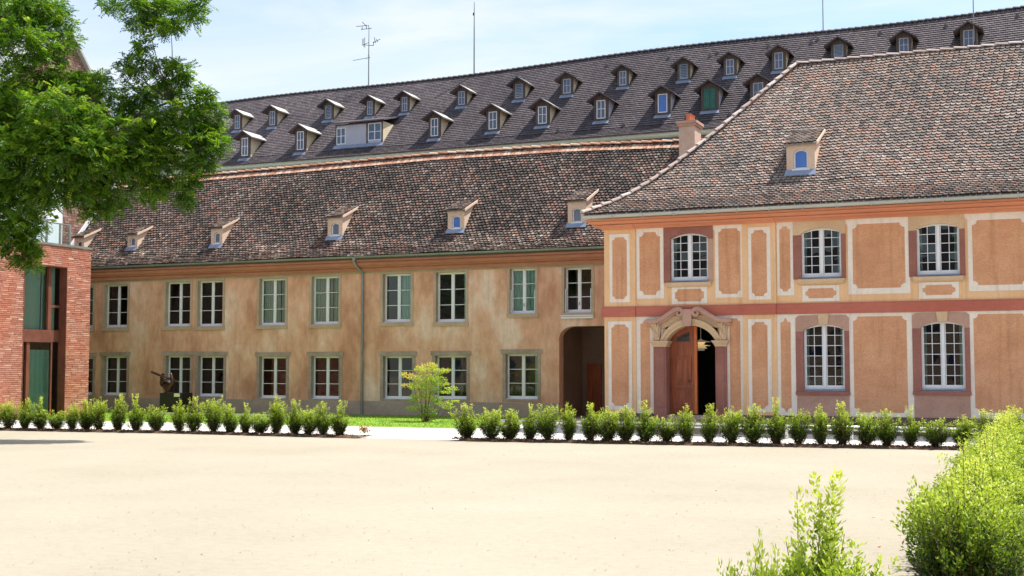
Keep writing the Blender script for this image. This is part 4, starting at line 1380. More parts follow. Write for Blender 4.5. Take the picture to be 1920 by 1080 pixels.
UPPER = [(350, 366, 219, 257, 'dim'), (436.7, 453, 208, 247, 'dim'), (502, 519, 200, 240.5, 'dim'), (606, 625, 188.5, 228, 'louvre'), (685.5, 701.5, 181, 221, 'dim'), (750, 767, 173, 214.5, 'dim'), (856, 875, 161.5, 202, 'dim'),
         (962.6, 984, 146.7, 190, 'louvre'), (1052, 1074, 137, 181, 'dim'), (1158, 1178, 123, 166, 'dim'), (1271, 1293, 110, 154, 'louvre'), (1358, 1380, 100.6, 146, 'dim'),
         (1449, 1472, 87.7, 136, 'dim'), (1560, 1585, 73, 112, 'louvre'), (1683, 1707, 61, 106, 'dim'), (1804, 1829, 46.5, 97, 'dim')]
LOWER = [(294, 314, 268, 320, 'white', 'cheek_cream'), (383, 402, 258, 304, 'white', 'cheek_cream'), (448.5, 469, 248.5, 299.6, 'white', 'cheek_cream'), (552, 574, 235.5, 288.5, 'white', 'cheek_cream'), (803, 826, 210, 262.6, 'white', 'cheek_cream'),
         (911.5, 936.7, 196.7, 249.6, 'white', 'cheek_cream'), (1004, 1030, 186.7, 239, 'white', 'cheek_cream'), (1114, 1140, 175, 230, 'white', 'cheek_grey'),
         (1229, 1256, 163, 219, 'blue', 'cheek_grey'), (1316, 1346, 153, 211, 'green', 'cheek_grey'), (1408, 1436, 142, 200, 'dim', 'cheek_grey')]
for a, c, ay, bt, kd in UPPER:
    gable_dormer(a, c, ay, bt, kind=kd)
for a, c, ay, bt, kd, ck in LOWER:
    gable_dormer(a, c, ay, bt, kind=kd, cheek=ck)

# the wide dormer with two windows
p, m = roof_hit(674, 273, PROF_B, -35)
m = (zr_b(p.x) - 15.42) / 5.25
x, y, z = p
k = (EYEV - p).length / FPX
x0, x1 = at(629, 273, y).x, at(718, 268, y).x
hf = 42 * k
b = MB()
W1 = (at(631, 260, y).x, at(648, 260, y).x, z + hf * .12, z + hf * .86)
W2 = (at(690, 260, y).x, at(715, 260, y).x, z + hf * .18, z + hf * .95)
holes = [W1, W2]
wall_y(b, x0, x1, z - .05, z + hf, y, .1, holes, 0)
xm1, xm2 = at(648.5, 260, y).x, at(688, 260, y).x
for a, c in ((x0, W1[0] - .002), (W2[0] - .12, W2[0] - .002), (W2[1] + .002, x1)):
    b.box(a, c, y - .02, y - .001, z - .04, z + hf, 1)
b.box(x0, x1, y - .025, y - .0011, z + hf * .955, z + hf + .02, 1)
run = hf / m + .4
for sx in (x0 + .001, x1 - .06):
    a = [(sx, y + .001, z - .3), (sx, y + run, z + run * m - .4), (sx, y + run, z + hf), (sx, y + .001, z + hf)]
    v = a + [(q[0] + .059, q[1], q[2]) for q in a]
    b.add(v, [(0, 1, 2, 3), (7, 6, 5, 4), (0, 4, 5, 1), (2, 6, 7, 3), (0, 3, 7, 4)], 2)
b.box(x0 + .07, x1 - .07, y + .4, y + .42, z - .2, z + hf, 3)
d = b.build('wide_dormer', [M['cheek_grey'], M['dormer_wood'], M['cheek_cream'], M['dark_void']], BB, fix=False)
r = MB()
v = [(x0 - .25, y - .3, z + hf + .0), (x1 + .25, y - .3, z + hf + .0), (x1 + .05, y + run + .9, z + hf + .42 + .35), (x0 - .05, y + run + .9, z + hf + .42 + .35)]
v += [(q[0], q[1], q[2] + .09) for q in v]
r.add(v, [(0, 1, 2, 3), (7, 6, 5, 4), (0, 4, 5, 1), (1, 5, 6, 2), (2, 6, 7, 3), (3, 7, 4, 0)], 0, .5)
r.build('dormer_roof', M['tiles_back'], d)
for (a, c, e, g) in (W1, W2):
    f = MB()
    f.ring(rect(a + .002, c - .002, e + .002, g - .002), rect(a + .05, c - .05, e + .05, g - .05), y - .012, y + .05)
    f.box((a + c) / 2 - .025, (a + c) / 2 + .025, y - .01, y + .045, e + .05, g - .05)
    f.box(a + .05, c - .05, y - .0, y + .04, (e + g) / 2 - .015, (e + g) / 2 + .02)
    f.build('window', M['white_paint'], d)
    q = MB(); q.box(a + .03, c - .03, y + .025, y + .032, e + .03, g - .03); q.build('pane', M['dark_pane'], d)
l = MB()
v = [(x0 - .06, y - .03, z + .10), (x1 + .06, y - .03, z + .10), (x1 + .08, y - .26, z - .14), (x0 - .08, y - .26, z - .14)]
v += [(a, c_ + .012, e - .012) for a, c_, e in v]
l.add(v, [(0, 1, 2, 3), (7, 6, 5, 4), (0, 4, 5, 1), (1, 5, 6, 2), (2, 6, 7, 3), (3, 7, 4, 0)])
l.build('lead_flashing', M['zinc_blue'], d)

for px, py in ((1139, 126), (1254, 112), (1346, 102), (1442, 90), (1534, 78), (1522, 83), (1651, 66), (1774, 52), (1908, 34), (1332, 108), (1170, 238), (1047, 249), (1369, 218), (1500, 205)):
    p, m = roof_hit(px, py, PROF_B, -10)
    q = MB()
    q.lathe([(0, .13), (.10, .12), (.12, .04), (.09, -.15), (0, -.15)], (p.x, p.y, p.z + .08), 8)
    q.build('roof_vent', M['ridge_dark'], rbo)

# ------------------------------------------------------------------ masts and aerials
def mast(px, py_top, py_base, Y, rad, label, name, cat):
    b0, t0 = at(px, py_base, Y), at(px, py_top, Y)
    t = thing(name, tuple(b0), label, cat)
    q = MB()
    L = t0.z - b0.z
    q.tube([(b0.x, Y, b0.z - .5), (b0.x, Y, b0.z + L * .55), (b0.x, Y, t0.z)], [rad, rad * .8, rad * .45], 6)
    q.build('mast', M['zinc_dark'], t)
    return t, b0, t0
t, b0, t0 = mast(691, 52, 166, YB + 6, .045, 'tall television aerial with several antennas standing on the dark ridge', 'television_aerial', 'aerial')
k = (t0 - EYEV).length / FPX
def bit(nm, segs, r=.018):
    q = MB()
    for a, c in segs:
        pa, pc = at(*a, YB + 6), at(*c, YB + 6)
        q.tube([pa, pc], r, 5)
    q.build(nm, M['iron'], t)
bit('antenna', [((668, 49.5), (689, 48)), ((679, 41), (686, 48)), ((677, 55), (690, 54)), ((679, 50), (679, 56)), ((687, 47), (687, 54)), ((691, 47), (692, 54)), ((690, 54), (697, 53))], .022)
bit('antenna', [((681, 84), (691, 85)), ((681, 84), (691, 80)), ((682, 72), (682, 88)), ((684, 70), (684, 90)), ((679.5, 73), (679.5, 86))], .018)
bit('antenna', [((691, 85), (700, 85.5)), ((700, 85.5), (701, 78)), ((699, 80), (713, 73.5)), ((702, 70), (704, 81)), ((706, 73), (708, 79))], .022)
bit('antenna', [((662, 113.5), (692, 108)), ((687, 111), (687.5, 109)), ((690, 104), (694, 109))], .018)
t, b0, t0 = mast(889, 4, 140, YB + 6, .05, 'bare thin whip mast standing on the dark ridge right of the television aerial', 'whip_mast', 'mast')
q = MB(); q.tube([at(888.3, 29, YB + 6), at(888.3, 24, YB + 6)], .06, 6); q.build('mast_coupling', M['iron'], t)
mast(1543.5, -60, 58, YB + 6, .035, 'thin mast on the dark ridge above the start of the right house ridge', 'whip_mast', 'mast')
mast(1826, -70, 60, YB + 3.5, .035, 'thin mast rising beside the rightmost upper dormer', 'whip_mast', 'mast')

# ------------------------------------------------------------------ BRICK EXTENSION on the left
XB = -37.1
YB1 = atx(166, 700, XB).y
ZBT = atx(171, 468.5, XB).z
BRK = thing('brick_extension', (XB - 4, YB1 - 6, 0), 'modern two-storey red roman brick block with tall rusty steel framed window', 'building')
def BY(px, py=600):
    return atx(px, py, XB).y
def BZ(py, px):
    return atx(px, py, XB).z
oy0, oy1 = BY(43), BY(124.5)
oz1 = BZ(500, 120)
YB0 = YB1 - 16
bk = MB()
for (a, c, e, g) in ((YB0, oy0, -.1, ZBT), (oy1, YB1, -.1, ZBT), (oy0, oy1, oz1, ZBT)):
    bk.box(XB - .35, XB - .012, a, c, e, g, 1, .3)
bk.box(XB - 9, XB - .36, YB1 - .35, YB1 - .012, -.1, ZBT, 1, .3)
bk.box(XB - 9, XB - .36, YB0, YB0 + .3, -.1, ZBT, 1, .3)
bk.box(XB - 9, XB - .36, YB0 + .31, YB1 - .36, ZBT - .4, ZBT - .1, 1, .3)
bk.box(XB - 5, XB - 4.9, YB0 + .31, YB1 - .36, 0, ZBT - .41, 1, .3)
hb, lb = .078, .36
z = 0.0
row = 0
while z < ZBT - .02:
    yy = YB0 + (row % 3) * lb / 3 - .1
    while yy < YB1:
        l = lb * random.uniform(.8, 1.15)
        a, c = max(yy, YB0), min(yy + l - .012, YB1)
        zt = min(z + hb - .017, ZBT)
        segs = [(a, c)]
        if z + hb * .5 < oz1:
            segs = []
            if a < oy0: segs.append((a, min(c, oy0)))
            if c > oy1: segs.append((max(a, oy1), c))
        for a2, c2 in segs:
            if c2 - a2 < .03: continue
            pr = random.uniform(-.003, .012)
            tl = random.uniform(-.004, .004)
            v = [(XB + pr + tl, a2, z), (XB + pr - tl, c2, z), (XB + pr + random.uniform(-.003, .003), c2, zt), (XB + pr, a2, zt), (XB - .02, a2, z), (XB - .02, c2, z), (XB - .02, c2, zt), (XB - .02, a2, zt)]
            bk.add(v, [(0, 1, 2, 3), (0, 4, 5, 1), (3, 2, 6, 7), (0, 3, 7, 4), (1, 5, 6, 2)], 0, random.betavariate(2.4, 3.2) * .998 + .001)
        yy += l
    z += hb
    row += 1
bk.build('wall', [M['brick_new'], M['mortar']], BRK, fix=False)
cp = MB()
cp.box(XB - .5, XB + .04, YB0, YB1 + .03, ZBT + .002, ZBT + .09)
cp.box(XB - 9, XB - .501, YB1 - .47, YB1 + .03, ZBT + .002, ZBT + .09)
cp.build('parapet_coping', M['zinc_dark'], BRK)
fr = MB()                                             # deep steel reveal
dp_ = .42
fr.box(XB - dp_, XB + .01, oy1 - .03, oy1 - .001, 0, oz1 - .002)
fr.box(XB - dp_, XB + .01, oy0 + .001, oy0 + .05, 0, oz1 - .002)
fr.box(XB - dp_, XB + .01, oy0 + .051, oy1 - .031, oz1 - .04, oz1 - .002)
g = lambda px: atx(px, 600, XB - dp_ + .1).y
zs0, zs1 = BZ(641, 70), BZ(617.5, 70)
fr.box(XB - dp_, XB - dp_ + .2, oy0 + .051, g(94), zs0, zs1)
fr.box(XB - dp_, XB - dp_ + .08, g(94) + .002, oy1 - .031, zs0 + .02, zs1)
fr.box(XB - dp_, XB - dp_ + .16, g(87.5), g(93.5), zs1 + .001, oz1 - .041)
fr.box(XB - dp_, XB - dp_ + .10, g(93.6), oy1 - .031, BZ(576, 100), BZ(571, 100))
fr.box(XB - dp_, XB - dp_ + .16, g(49), g(55), 0, zs0 - .001)
fr.box(XB - dp_, XB - dp_ + .10, g(97), g(99.5), 0, zs0 - .001)
fo = fr.build('window', M['corten'], BRK)
q = MB()
q.add([(XB - dp_ + .05, oy0 + .04, 0), (XB - dp_ + .05, oy1 - .02, 0), (XB - dp_ + .05, oy1 - .02, oz1 - .03), (XB - dp_ + .05, oy0 + .04, oz1 - .03)], [(0, 1, 2, 3)])
q.build('pane', M['glass_flat'], fo, fix=False)
mb = MB()
n = 60
vs, fs = [], []
for i in range(n + 1):
    yy = oy0 + .05 + (oy1 - oy0 - .1) * i / n
    xx = XB - dp_ - .16 + .05 * math.sin(i * 1.15) + .02 * math.sin(i * 2.7)
    vs += [(xx, yy, zs1 - .1), (xx, yy, oz1)]
for i in range(n):
    if i not in (13, 14, 15, 38):
        fs.append((2 * i, 2 * i + 2, 2 * i + 3, 2 * i + 1))
mb.add(vs, fs, 0, .35)
mb.build('curtain', M['curtain'], fo, smooth=True, fix=False)
mb = MB()
vs = []
for i in range(n + 1):
    yy = oy0 + .05 + (oy1 - oy0 - .1) * i / n
    vs += [(XB - dp_ - .22 + .05 * math.sin(i * .9), yy, 0), (XB - dp_ - .22 + .05 * math.sin(i * .9), yy, zs0 - .3)]
mb.add(vs, fs, 0, .15)
mb.build('curtain', M['curtain'], fo, smooth=True, fix=False)
# glass balustrade on its roof terrace
M['rail_glass'] = glassmat('greenish_balustrade_glass', (0.80, 0.92, 0.92), 1.5, 0.0)
bl = MB()
xr_ = XB - .35
for px in (88, 113, 131):
    y_ = atx(px, 430, xr_).y
    bl.box(xr_ - .03, xr_ + .03, y_ - .04, y_ + .04, ZBT + .08, atx(113, 421, xr_).z)
ra, rb = atx(60, 412, xr_), atx(132, 424, xr_)
zt = atx(113, 421, xr_).z
bl.box(xr_ - .03, xr_ + .03, YB0 + 4, rb.y, zt + .001, zt + .05)
blo = bl.build('balustrade', M['zinc_dark'], BRK)
q = MB(); q.add([(xr_, YB0 + 4, ZBT + .12), (xr_, rb.y - .05, ZBT + .12), (xr_, rb.y - .05, zt - .01), (xr_, YB0 + 4, zt - .01)], [(0, 1, 2, 3)]); q.build('pane', M['rail_glass'], blo, fix=False)
# white penthouse behind the balustrade
ph = MB()
xp = XB - 2.6
yp1 = atx(117.5, 400, xp).y
ph.box(xp - 6, xp, YB0 + 1, yp1, ZBT - .1, atx(117, 352, xp).z + 1.2)
pho = ph.build('penthouse', M['white_render'], BRK)
q = MB()
for a in (YB0 + 3.0, YB0 + 6.2):
    q.box(xp - .02, xp + .012, a, a + 2.2, ZBT + .05, ZBT + 2.5)
q.build('penthouse_window', M['dark_pane'], pho)

# ------------------------------------------------------------------ TALL GABLED HOUSE at the far left
XG = -43.4
GH = thing('gabled_brick_house', (XG - 6, 46, 0), 'tall old brown brick house with steep pale metal edged gable poking above the tree', 'building')
ga = atx(130, 66, XG)
sl, sr = 0.80, 1.25
yl, yr = ga.y - 7.2, ga.y + 6.0
zl, zr_ = ga.z - 7.2 * sl, ga.z - 6.0 * sr
gb = MB()
gb.add([(XG - .02, yl, 0), (XG - .02, yr, 0), (XG - .02, yr, zr_), (XG - .02, ga.y, ga.z), (XG - .02, yl, zl)], [(0, 1, 2, 3, 4)], 1, .3)
gb.box(XG - 18, XG - .03, yl + .02, yr - .02, 0, min(zl, zr_) - .02, 1, .3)
z = 5.5
row = 0
while z < ga.z - .15:
    a0 = max(yl, ga.y - (ga.z - z - .13) / sl)
    a1 = min(yr, ga.y + (ga.z - z - .13) / sr)
    yy = a0 - random.random() * .2
    while yy < a1:
        l = .30 * random.uniform(.85, 1.15)
        a, c = max(yy, a0), min(yy + l - .02, a1)
        if c - a > .05:
            pr = random.uniform(0, .02)
            v = [(XG + pr, a, z), (XG + pr, c, z), (XG + pr, c, z + .11), (XG + pr, a, z + .11), (XG - .03, a, z), (XG - .03, c, z), (XG - .03, c, z + .11), (XG - .03, a, z + .11)]
            gb.add(v, [(0, 1, 2, 3), (0, 4, 5, 1), (3, 2, 6, 7), (0, 3, 7, 4), (1, 5, 6, 2)], 0, random.betavariate(2, 2) * .998 + .001)
        yy += l
    z += .13
    row += 1
gb.build('wall', [M['brick_old'], M['mortar']], GH, fix=False)
gr = MB()
for s, s_l, ye in ((-1, sl, yl - .5), (1, sr, yr + .5)):
    ze = ga.z - abs(ye - ga.y) * s_l
    v = [(XG + .22, ga.y, ga.z + .03), (XG - 18, ga.y, ga.z + .03), (XG - 18, ye, ze + .03), (XG + .22, ye, ze + .03)]
    v += [(a, c, e + .16) for a, c, e in v]
    gr.add(v, [(0, 1, 2, 3), (7, 6, 5, 4), (0, 4, 5, 1), (1, 5, 6, 2), (2, 6, 7, 3), (3, 7, 4, 0)])
gr.build('roof', M['zinc'], GH)
fl_ = MB()                                            # pale flashing where the low wing's roof meets the gable wall
for (y0, z0), (y1, z1) in zip(PROF_L, PROF_L[1:]):
    v = [(XG + .05, y0, z0 + .02), (XG + .2, y0, z0 + .05), (XG + .2, y1, z1 + .05), (XG + .05, y1, z1 + .02)]
    v += [(a, c, e + .22) for a, c, e in v]
    fl_.add(v, [(0, 1, 2, 3), (7, 6, 5, 4), (0, 4, 5, 1), (1, 5, 6, 2), (2, 6, 7, 3), (3, 7, 4, 0)])
fl_.build('verge_flashing', M['white_render'], LW)

# ------------------------------------------------------------------ house added behind the viewer, out of view, to darken what the panes mirror
OH = thing('added_opposite_house', (-15, -48, 0), 'plain grey house added out of view across the court, for window panes to mirror', 'building')
q = MB()
q.box(-75, 45, -58, -48, 0, 9)
for x in np.arange(-72, 44, 4.2):
    for z in (1.0, 4.6):
        q.box(x, x + 1.3, -47.99, -47.9, z, z + 2.2, 1)
q.build('wall', [M['stone_grey'], M['dark_pane']], OH)
q = MB()
q.prism([(-58.6, 9.002), (-47.4, 9.002), (-53, 14.5)], -75.5, 45.5)
q.v = [(y, x, z) for x, y, z in q.v]
q.build('roof', M['tiles_back'], OH)
# ------------------------------------------------------------------ GROUND
def ground_mat():
    m = mat('pale_sand_gravel', [(0.3, (0.338, 0.296, 0.220)), (0.5, (0.368, 0.326, 0.245)), (0.7, (0.396, 0.353, 0.268))], .22, .95, (1, 1, 1), fine=(7.0, .90, 1.06))
    nt = m.node_tree
    b = nt.nodes['Principled BSDF']
    vec = _coord(nt)
    n = _noise(nt, vec, 55, 8, .8)
    n2 = _noise(nt, vec, 14, 4, .7)
    r = _ramp(nt, [(.30, (.45, .42, .38)), (.42, (.95, .95, .95)), (.60, (1.02, 1.02, 1.02)), (.74, (1.16, 1.14, 1.12))])
    nt.links.new(n.outputs['Fac'], r.inputs['Fac'])
    mx = nt.nodes.new('ShaderNodeMix'); mx.data_type = 'RGBA'; mx.blend_type = 'MULTIPLY'; mx.inputs['Factor'].default_value = 1
    src = b.inputs['Base Color'].links[0].from_socket
    nt.links.new(src, mx.inputs['A']); nt.links.new(r.outputs['Color'], mx.inputs['B'])
    nt.links.new(mx.outputs['Result'], b.inputs['Base Color'])
    ad = nt.nodes.new('ShaderNodeMath'); ad.operation = 'ADD'
    nt.links.new(n.outputs['Fac'], ad.inputs[0]); nt.links.new(n2.outputs['Fac'], ad.inputs[1])
    bp = nt.nodes.new('ShaderNodeBump'); bp.inputs['Strength'].default_value = .5; bp.inputs['Distance'].default_value = .02
    nt.links.new(ad.outputs[0], bp.inputs['Height']); nt.links.new(bp.outputs['Normal'], b.inputs['Normal'])
    return m
M['gravel'] = ground_mat()
M['paving'] = mat('pale_concrete_path', [(0.3, (0.53, 0.50, 0.45)), (0.7, (0.61, 0.58, 0.53))], .6, .9, fine=(9, .92, 1.05), bump=.1)
M['soil'] = mat('brown_bark_soil', [(0.3, (0.055, 0.03, 0.018)), (0.7, (0.15, 0.085, 0.05))], 6, .95, fine=(30, .6, 1.3), bump=.8, bscale=20)
M['lawn'] = mat('lawn_turf', [(0.3, (0.14, 0.27, 0.012)), (0.7, (0.21, 0.36, 0.018))], 1.2, .9, fine=(30, .75, 1.2), bump=.4)

g = MB()
g.add([(-400, -200, 0), (400, -200, 0), (400, 600, 0), (-400, 600, 0)], [(0, 1, 2, 3)])
tag(g.build('ground', M['gravel'], fix=False), kind='structure')

# small stones strewn over the gravel (near part)
HEDGE = [gnd(-40, 806.5), gnd(340, 813), gnd(675, 822), gnd(872, 827), gnd(1300, 835), gnd(1800, 844)]
def hedge_y(x):
    pts = HEDGE
    for a, c in zip(pts, pts[1:]):
        if x <= c.x or c is pts[-1]:
            return a.y + (c.y - a.y) * (x - a.x) / (c.x - a.x)
XH = -1.27                                            # the near hedge row runs straight away from the camera
gap0, gap1 = gnd(680, 821).x, gnd(866, 826).x
def strip(name, m, front, back, xs, z):
    b = MB()
    v, f = [], []
    for x in xs:
        v += [(x, front(x), z), (x, back(x), z)]
    for i in range(len(xs) - 1):
        f.append((2 * i, 2 * i + 2, 2 * i + 3, 2 * i + 1))
    b.add(v, f)
    return tag(b.build(name, m, fix=False), kind='structure')
xs = list(np.linspace(-60, 8, 40))
lawn_front = lambda x: (gnd(700, 800.5).y + (x - gnd(700, 800.5).x) * .012)
strip('path', M['paving'], lambda x: hedge_y(x) + .05, lambda x: YL + .2 if x > PX0 - 2.5 else lawn_front(x) + .1, xs, .004)
LX1 = gnd(955, 797).x
strip('lawn', M['lawn'], lawn_front, lambda x: YL - .031, list(np.linspace(-60, LX1, 12)), .010)
# grass blades
n = 16000
X = rng.uniform(-42, LX1, n)
Y = np.array([lawn_front(x) for x in X]) + rng.uniform(.02, 1, n) ** 1.2 * (YL - .05 - np.array([lawn_front(x) for x in X]))
P = np.stack([X, Y, np.full(n, .008)], 1)
D = np.stack([rng.normal(0, .5, n), rng.normal(0, .5, n), np.ones(n)], 1)
M['grass'] = leafmat('fresh_grass_blades', [(0, (.10, .22, .008)), (.5, (.20, .36, .014)), (1, (.34, .50, .03))], .45)
o = leaves('grass', P, D, rng.normal(size=(n, 3)), rng.uniform(.03, .07, n), np.full(n, .02), rng.uniform(0, 1, n), M['grass'])
tag(o, 'short bright green grass growing on the lawn strip', 'grass', kind='stuff')

# planting beds: slightly mounded soil
def bed(name, pts, hw):
    b = MB()
    v, f = [], []
    for i, p in enumerate(pts):
        d = (pts[min(i + 1, len(pts) - 1)] - pts[max(i - 1, 0)]).normalized()
        s = Vector((-d.y, d.x, 0))
        for k in range(7):
            t = -1 + k / 3
            q = p + s * (t * hw * (1 + .10 * math.sin(i * 2.3 + k)))
            v.append((q.x, q.y, .014 + .055 * (1 - t * t) + .012 * math.sin(i * 1.7 + k * 2.1) * (1 - t * t)))
    for i in range(len(pts) - 1):
        for k in range(6):
            f.append((i * 7 + k, i * 7 + k + 7, i * 7 + k + 8, i * 7 + k + 1))
    b.add(v, f)
    return tag(b.build(name, M['soil'], smooth=True, fix=False), kind='structure')
def line(x0, x1, n):
    return [Vector((x, hedge_y(x) + .22, 0)) for x in np.linspace(x0, x1, n)]
bed('planting_bed', line(-34, gap0, 40), .30)
bed('planting_bed', line(gap1, .6, 44), .30)
bed('planting_bed', [Vector((XH + 1.05, y, 0)) for y in np.linspace(4.2, hedge_y(XH) + .4, 44)], 1.15)

# bark chips and dry leaves on the beds
def chips(n):
    P = []
    for _ in range(n):
        r_ = random.random()
        if r_ < .28:
            x = random.uniform(-33, gap0 + .25); P.append((x, hedge_y(x) + .22 + random.gauss(0, .17), .05))
        elif r_ < .62:
            x = random.uniform(gap1 - .25, .4); P.append((x, hedge_y(x) + .22 + random.gauss(0, .17), .05))
        else:
            P.append((XH + .95 + random.gauss(0, .5), random.uniform(4.5, hedge_y(XH)), .06))
    return np.array(P)
P = chips(9000)
n = len(P)
D = np.stack([rng.normal(0, 1, n), rng.normal(0, 1, n), np.abs(rng.normal(0, .35, n))], 1)
M['bark'] = leafmat('reddish_bark_chips', [(0, (.04, .02, .012)), (.5, (.19, .075, .04)), (.85, (.33, .15, .09)), (1, (.5, .36, .26))], .05, .9)
o = leaves('bark_chips', P, D, rng.normal(size=(n, 3)), rng.uniform(.03, .10, n), rng.uniform(.02, .05, n), rng.uniform(0, 1, n), M['bark'])
tag(o, 'reddish bark chips and dry leaves scattered over the planting beds', 'bark mulch', kind='stuff')

# steel edging strip in the lawn, left part
ed = MB()
a, c = gnd(285, 778.0), gnd(645, 783.5)
ed.box(a.x, c.x, a.y - .02, a.y + .02, 0, .12)
tag(ed.build('lawn_edging', M['steel'], off=None), 'thin bright steel edging strip set in the lawn behind the left hedge', 'edging')

# loose stones lying on the gravel
n = 2600
d_ = 8 + 26 * rng.uniform(0, 1, n) ** 1.6
px_ = rng.uniform(-80, 1990, n)
V = np.array([[*(RT * ((a - 960) / FPX) + FH)] for a in px_])
P = V * d_[:, None]
keep = np.array([p[1] < hedge_y(p[0]) - .15 and p[0] < XH - .2 for p in P])
P = P[keep]; n = len(P)
P[:, 2] = .004
a_ = rng.uniform(0, 6.28, n)
D = np.stack([np.cos(a_), np.sin(a_), rng.uniform(.1, .6, n)], 1)
M['pebble'] = leafmat('loose_gravel_stones', [(0, (.22, .185, .14)), (.25, (.32, .275, .21)), (.6, (.40, .35, .27)), (1, (.58, .52, .43))], 0.0, .95, .1)
o = leaves('loose_stones', P, D, np.stack([-np.sin(a_), np.cos(a_), rng.uniform(-.3, .3, n)], 1), rng.uniform(.010, .032, n), rng.uniform(.010, .024, n), rng.uniform(0, 1, n), M['pebble'])
tag(o, 'small loose stones strewn over the pale gravel court', 'stones', kind='stuff')
# ------------------------------------------------------------------ HEDGE SHRUBS
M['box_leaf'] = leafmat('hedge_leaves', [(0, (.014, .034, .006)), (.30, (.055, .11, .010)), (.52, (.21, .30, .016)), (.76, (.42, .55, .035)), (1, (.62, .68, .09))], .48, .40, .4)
M['twig'] = mat('brown_twigs', [(0.3, (.10, .05, .03)), (0.7, (.19, .10, .06))], 20, .9)

def shrub_meshes(seed, nspr, leaf, step, spread, tall=None, ragged=.25, lead=9, dim=0.0, spike=None):
    """unit-height upright shrub: sprigs rising from the base, leaves in pairs along them; new growth pale at the tips"""
    r = random.Random(seed)
    P, D, N, L, W, T = [], [], [], [], [], []
    tw = MB()
    nl = lead
    leaders = []
    for i in range(nl):
        f = math.sqrt((i + .5) / nl)
        ph = i * 2.4 + r.uniform(-.35, .35)
        leaders.append((f * spread * r.uniform(.75, 1.1), ph, (1 - .30 * f * f) * r.uniform(1 - ragged, 1.0)))
    if tall:
        leaders[0] = (spread * .10, 0.0, 1.0)
    if spike:
        leaders[1:] = [(a, p_, h * spike) for a, p_, h in leaders[1:]]
    for i in range(nspr):
        lr, lp, lh = leaders[i % nl]
        low = r.random() < .30
        t0 = r.random()
        if low:
            h = r.uniform(.12, .50)
            rad = spread * (.45 + .8 * h) * r.uniform(.7, 1.1)
            ph = r.uniform(0, 6.283)
            tip = Vector((rad * math.cos(ph), rad * math.sin(ph), h))
        else:
            k = 1.0 if i < nl else r.uniform(.45, .98)
            tip = Vector((lr * math.cos(lp), lr * math.sin(lp), lh)) * k
            sp = .055 + .11 * (1 - k)
            tip += Vector((r.gauss(0, sp), r.gauss(0, sp), r.gauss(0, .03)))
            ph, rad = lp, lr
        tip.z = max(.08, min(1.02, tip.z))
        b = Vector((r.gauss(0, .03), r.gauss(0, .03), .02))
        mid = b * .45 + tip * .55 + Vector((math.cos(ph), math.sin(ph), 0)) * rad * .16 - Vector((0, 0, .05 if low else 0))
        prev = None
        m = max(4, int((tip - b).length / step))
        path = []
        for k in range(m + 1):
            t = k / m
            path.append(b * (1 - t) ** 2 + mid * 2 * t * (1 - t) + tip * t * t)
        if i % 3 == 0 or nspr < 120:
            tw.tube([path[0], path[m // 2], path[-1]], [.007, .0045, .002], 4, cap=False)
        for k in range(1, m + 1):
            t = k / m
            if t < .26 and not low: continue
            p = path[k]
            d = (path[k] - path[k - 1]).normalized()
            for s in range((5 if spike else 3) if t > .75 else 2):
                a = r.uniform(0, 6.283)
                side = d.orthogonal().normalized()
                side = (Matrix.Rotation(a, 3, d) @ side)
                out = r.uniform(.018, .075) * (1.25 - .8 * t)
                q = p + side * out * r.random() + Vector((r.gauss(0, .006), r.gauss(0, .006), r.gauss(0, .006)))
                dd = (d * r.uniform(.35, .95) + side * r.uniform(.5, 1.0)).normalized()
                P.append(q); D.append(dd); N.append(dd.cross(d) + Vector((r.gauss(0, .3), r.gauss(0, .3), r.gauss(0, .3))))
                L.append(leaf * r.uniform(.7, 1.2)); W.append(leaf * r.uniform(.42, .62))
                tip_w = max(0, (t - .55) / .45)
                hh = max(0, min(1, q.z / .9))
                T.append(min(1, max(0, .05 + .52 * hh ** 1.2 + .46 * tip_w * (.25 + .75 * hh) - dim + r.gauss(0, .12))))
    fol = leaves('foliage', np.array(P, float), np.array(D, float), np.array(N, float), np.array(L), np.array(W), np.array(T), M['box_leaf'], link_it=False)
    stem = MB()
    stem.v, stem.f, stem.mi, stem.t = tw.v, tw.f, tw.mi, tw.t
    so = stem.build('stems', M['twig'], fix=False)
    sm = so.data
    bpy.data.objects.remove(so)
    return fol, sm

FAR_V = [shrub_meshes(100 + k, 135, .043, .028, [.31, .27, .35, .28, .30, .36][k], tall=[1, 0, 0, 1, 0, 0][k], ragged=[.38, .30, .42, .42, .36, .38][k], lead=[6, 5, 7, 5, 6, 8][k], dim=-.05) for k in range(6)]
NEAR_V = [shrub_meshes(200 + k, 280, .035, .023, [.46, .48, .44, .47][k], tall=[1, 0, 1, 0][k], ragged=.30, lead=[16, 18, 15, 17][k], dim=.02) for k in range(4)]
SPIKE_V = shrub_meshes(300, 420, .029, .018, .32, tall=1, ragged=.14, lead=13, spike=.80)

def shrub(var, x, y, h, wide, label, group, z=.05):
    t = thing('hedge_shrub', (x, y, z), label, 'shrub', group, world=False)
    t.rotation_euler = (random.uniform(-.05, .05), random.uniform(-.05, .05), random.uniform(0, 6.28))
    t.scale = (wide, wide, h)
    link('foliage', var[0], t)
    link('stems', var[1], t)
    return t

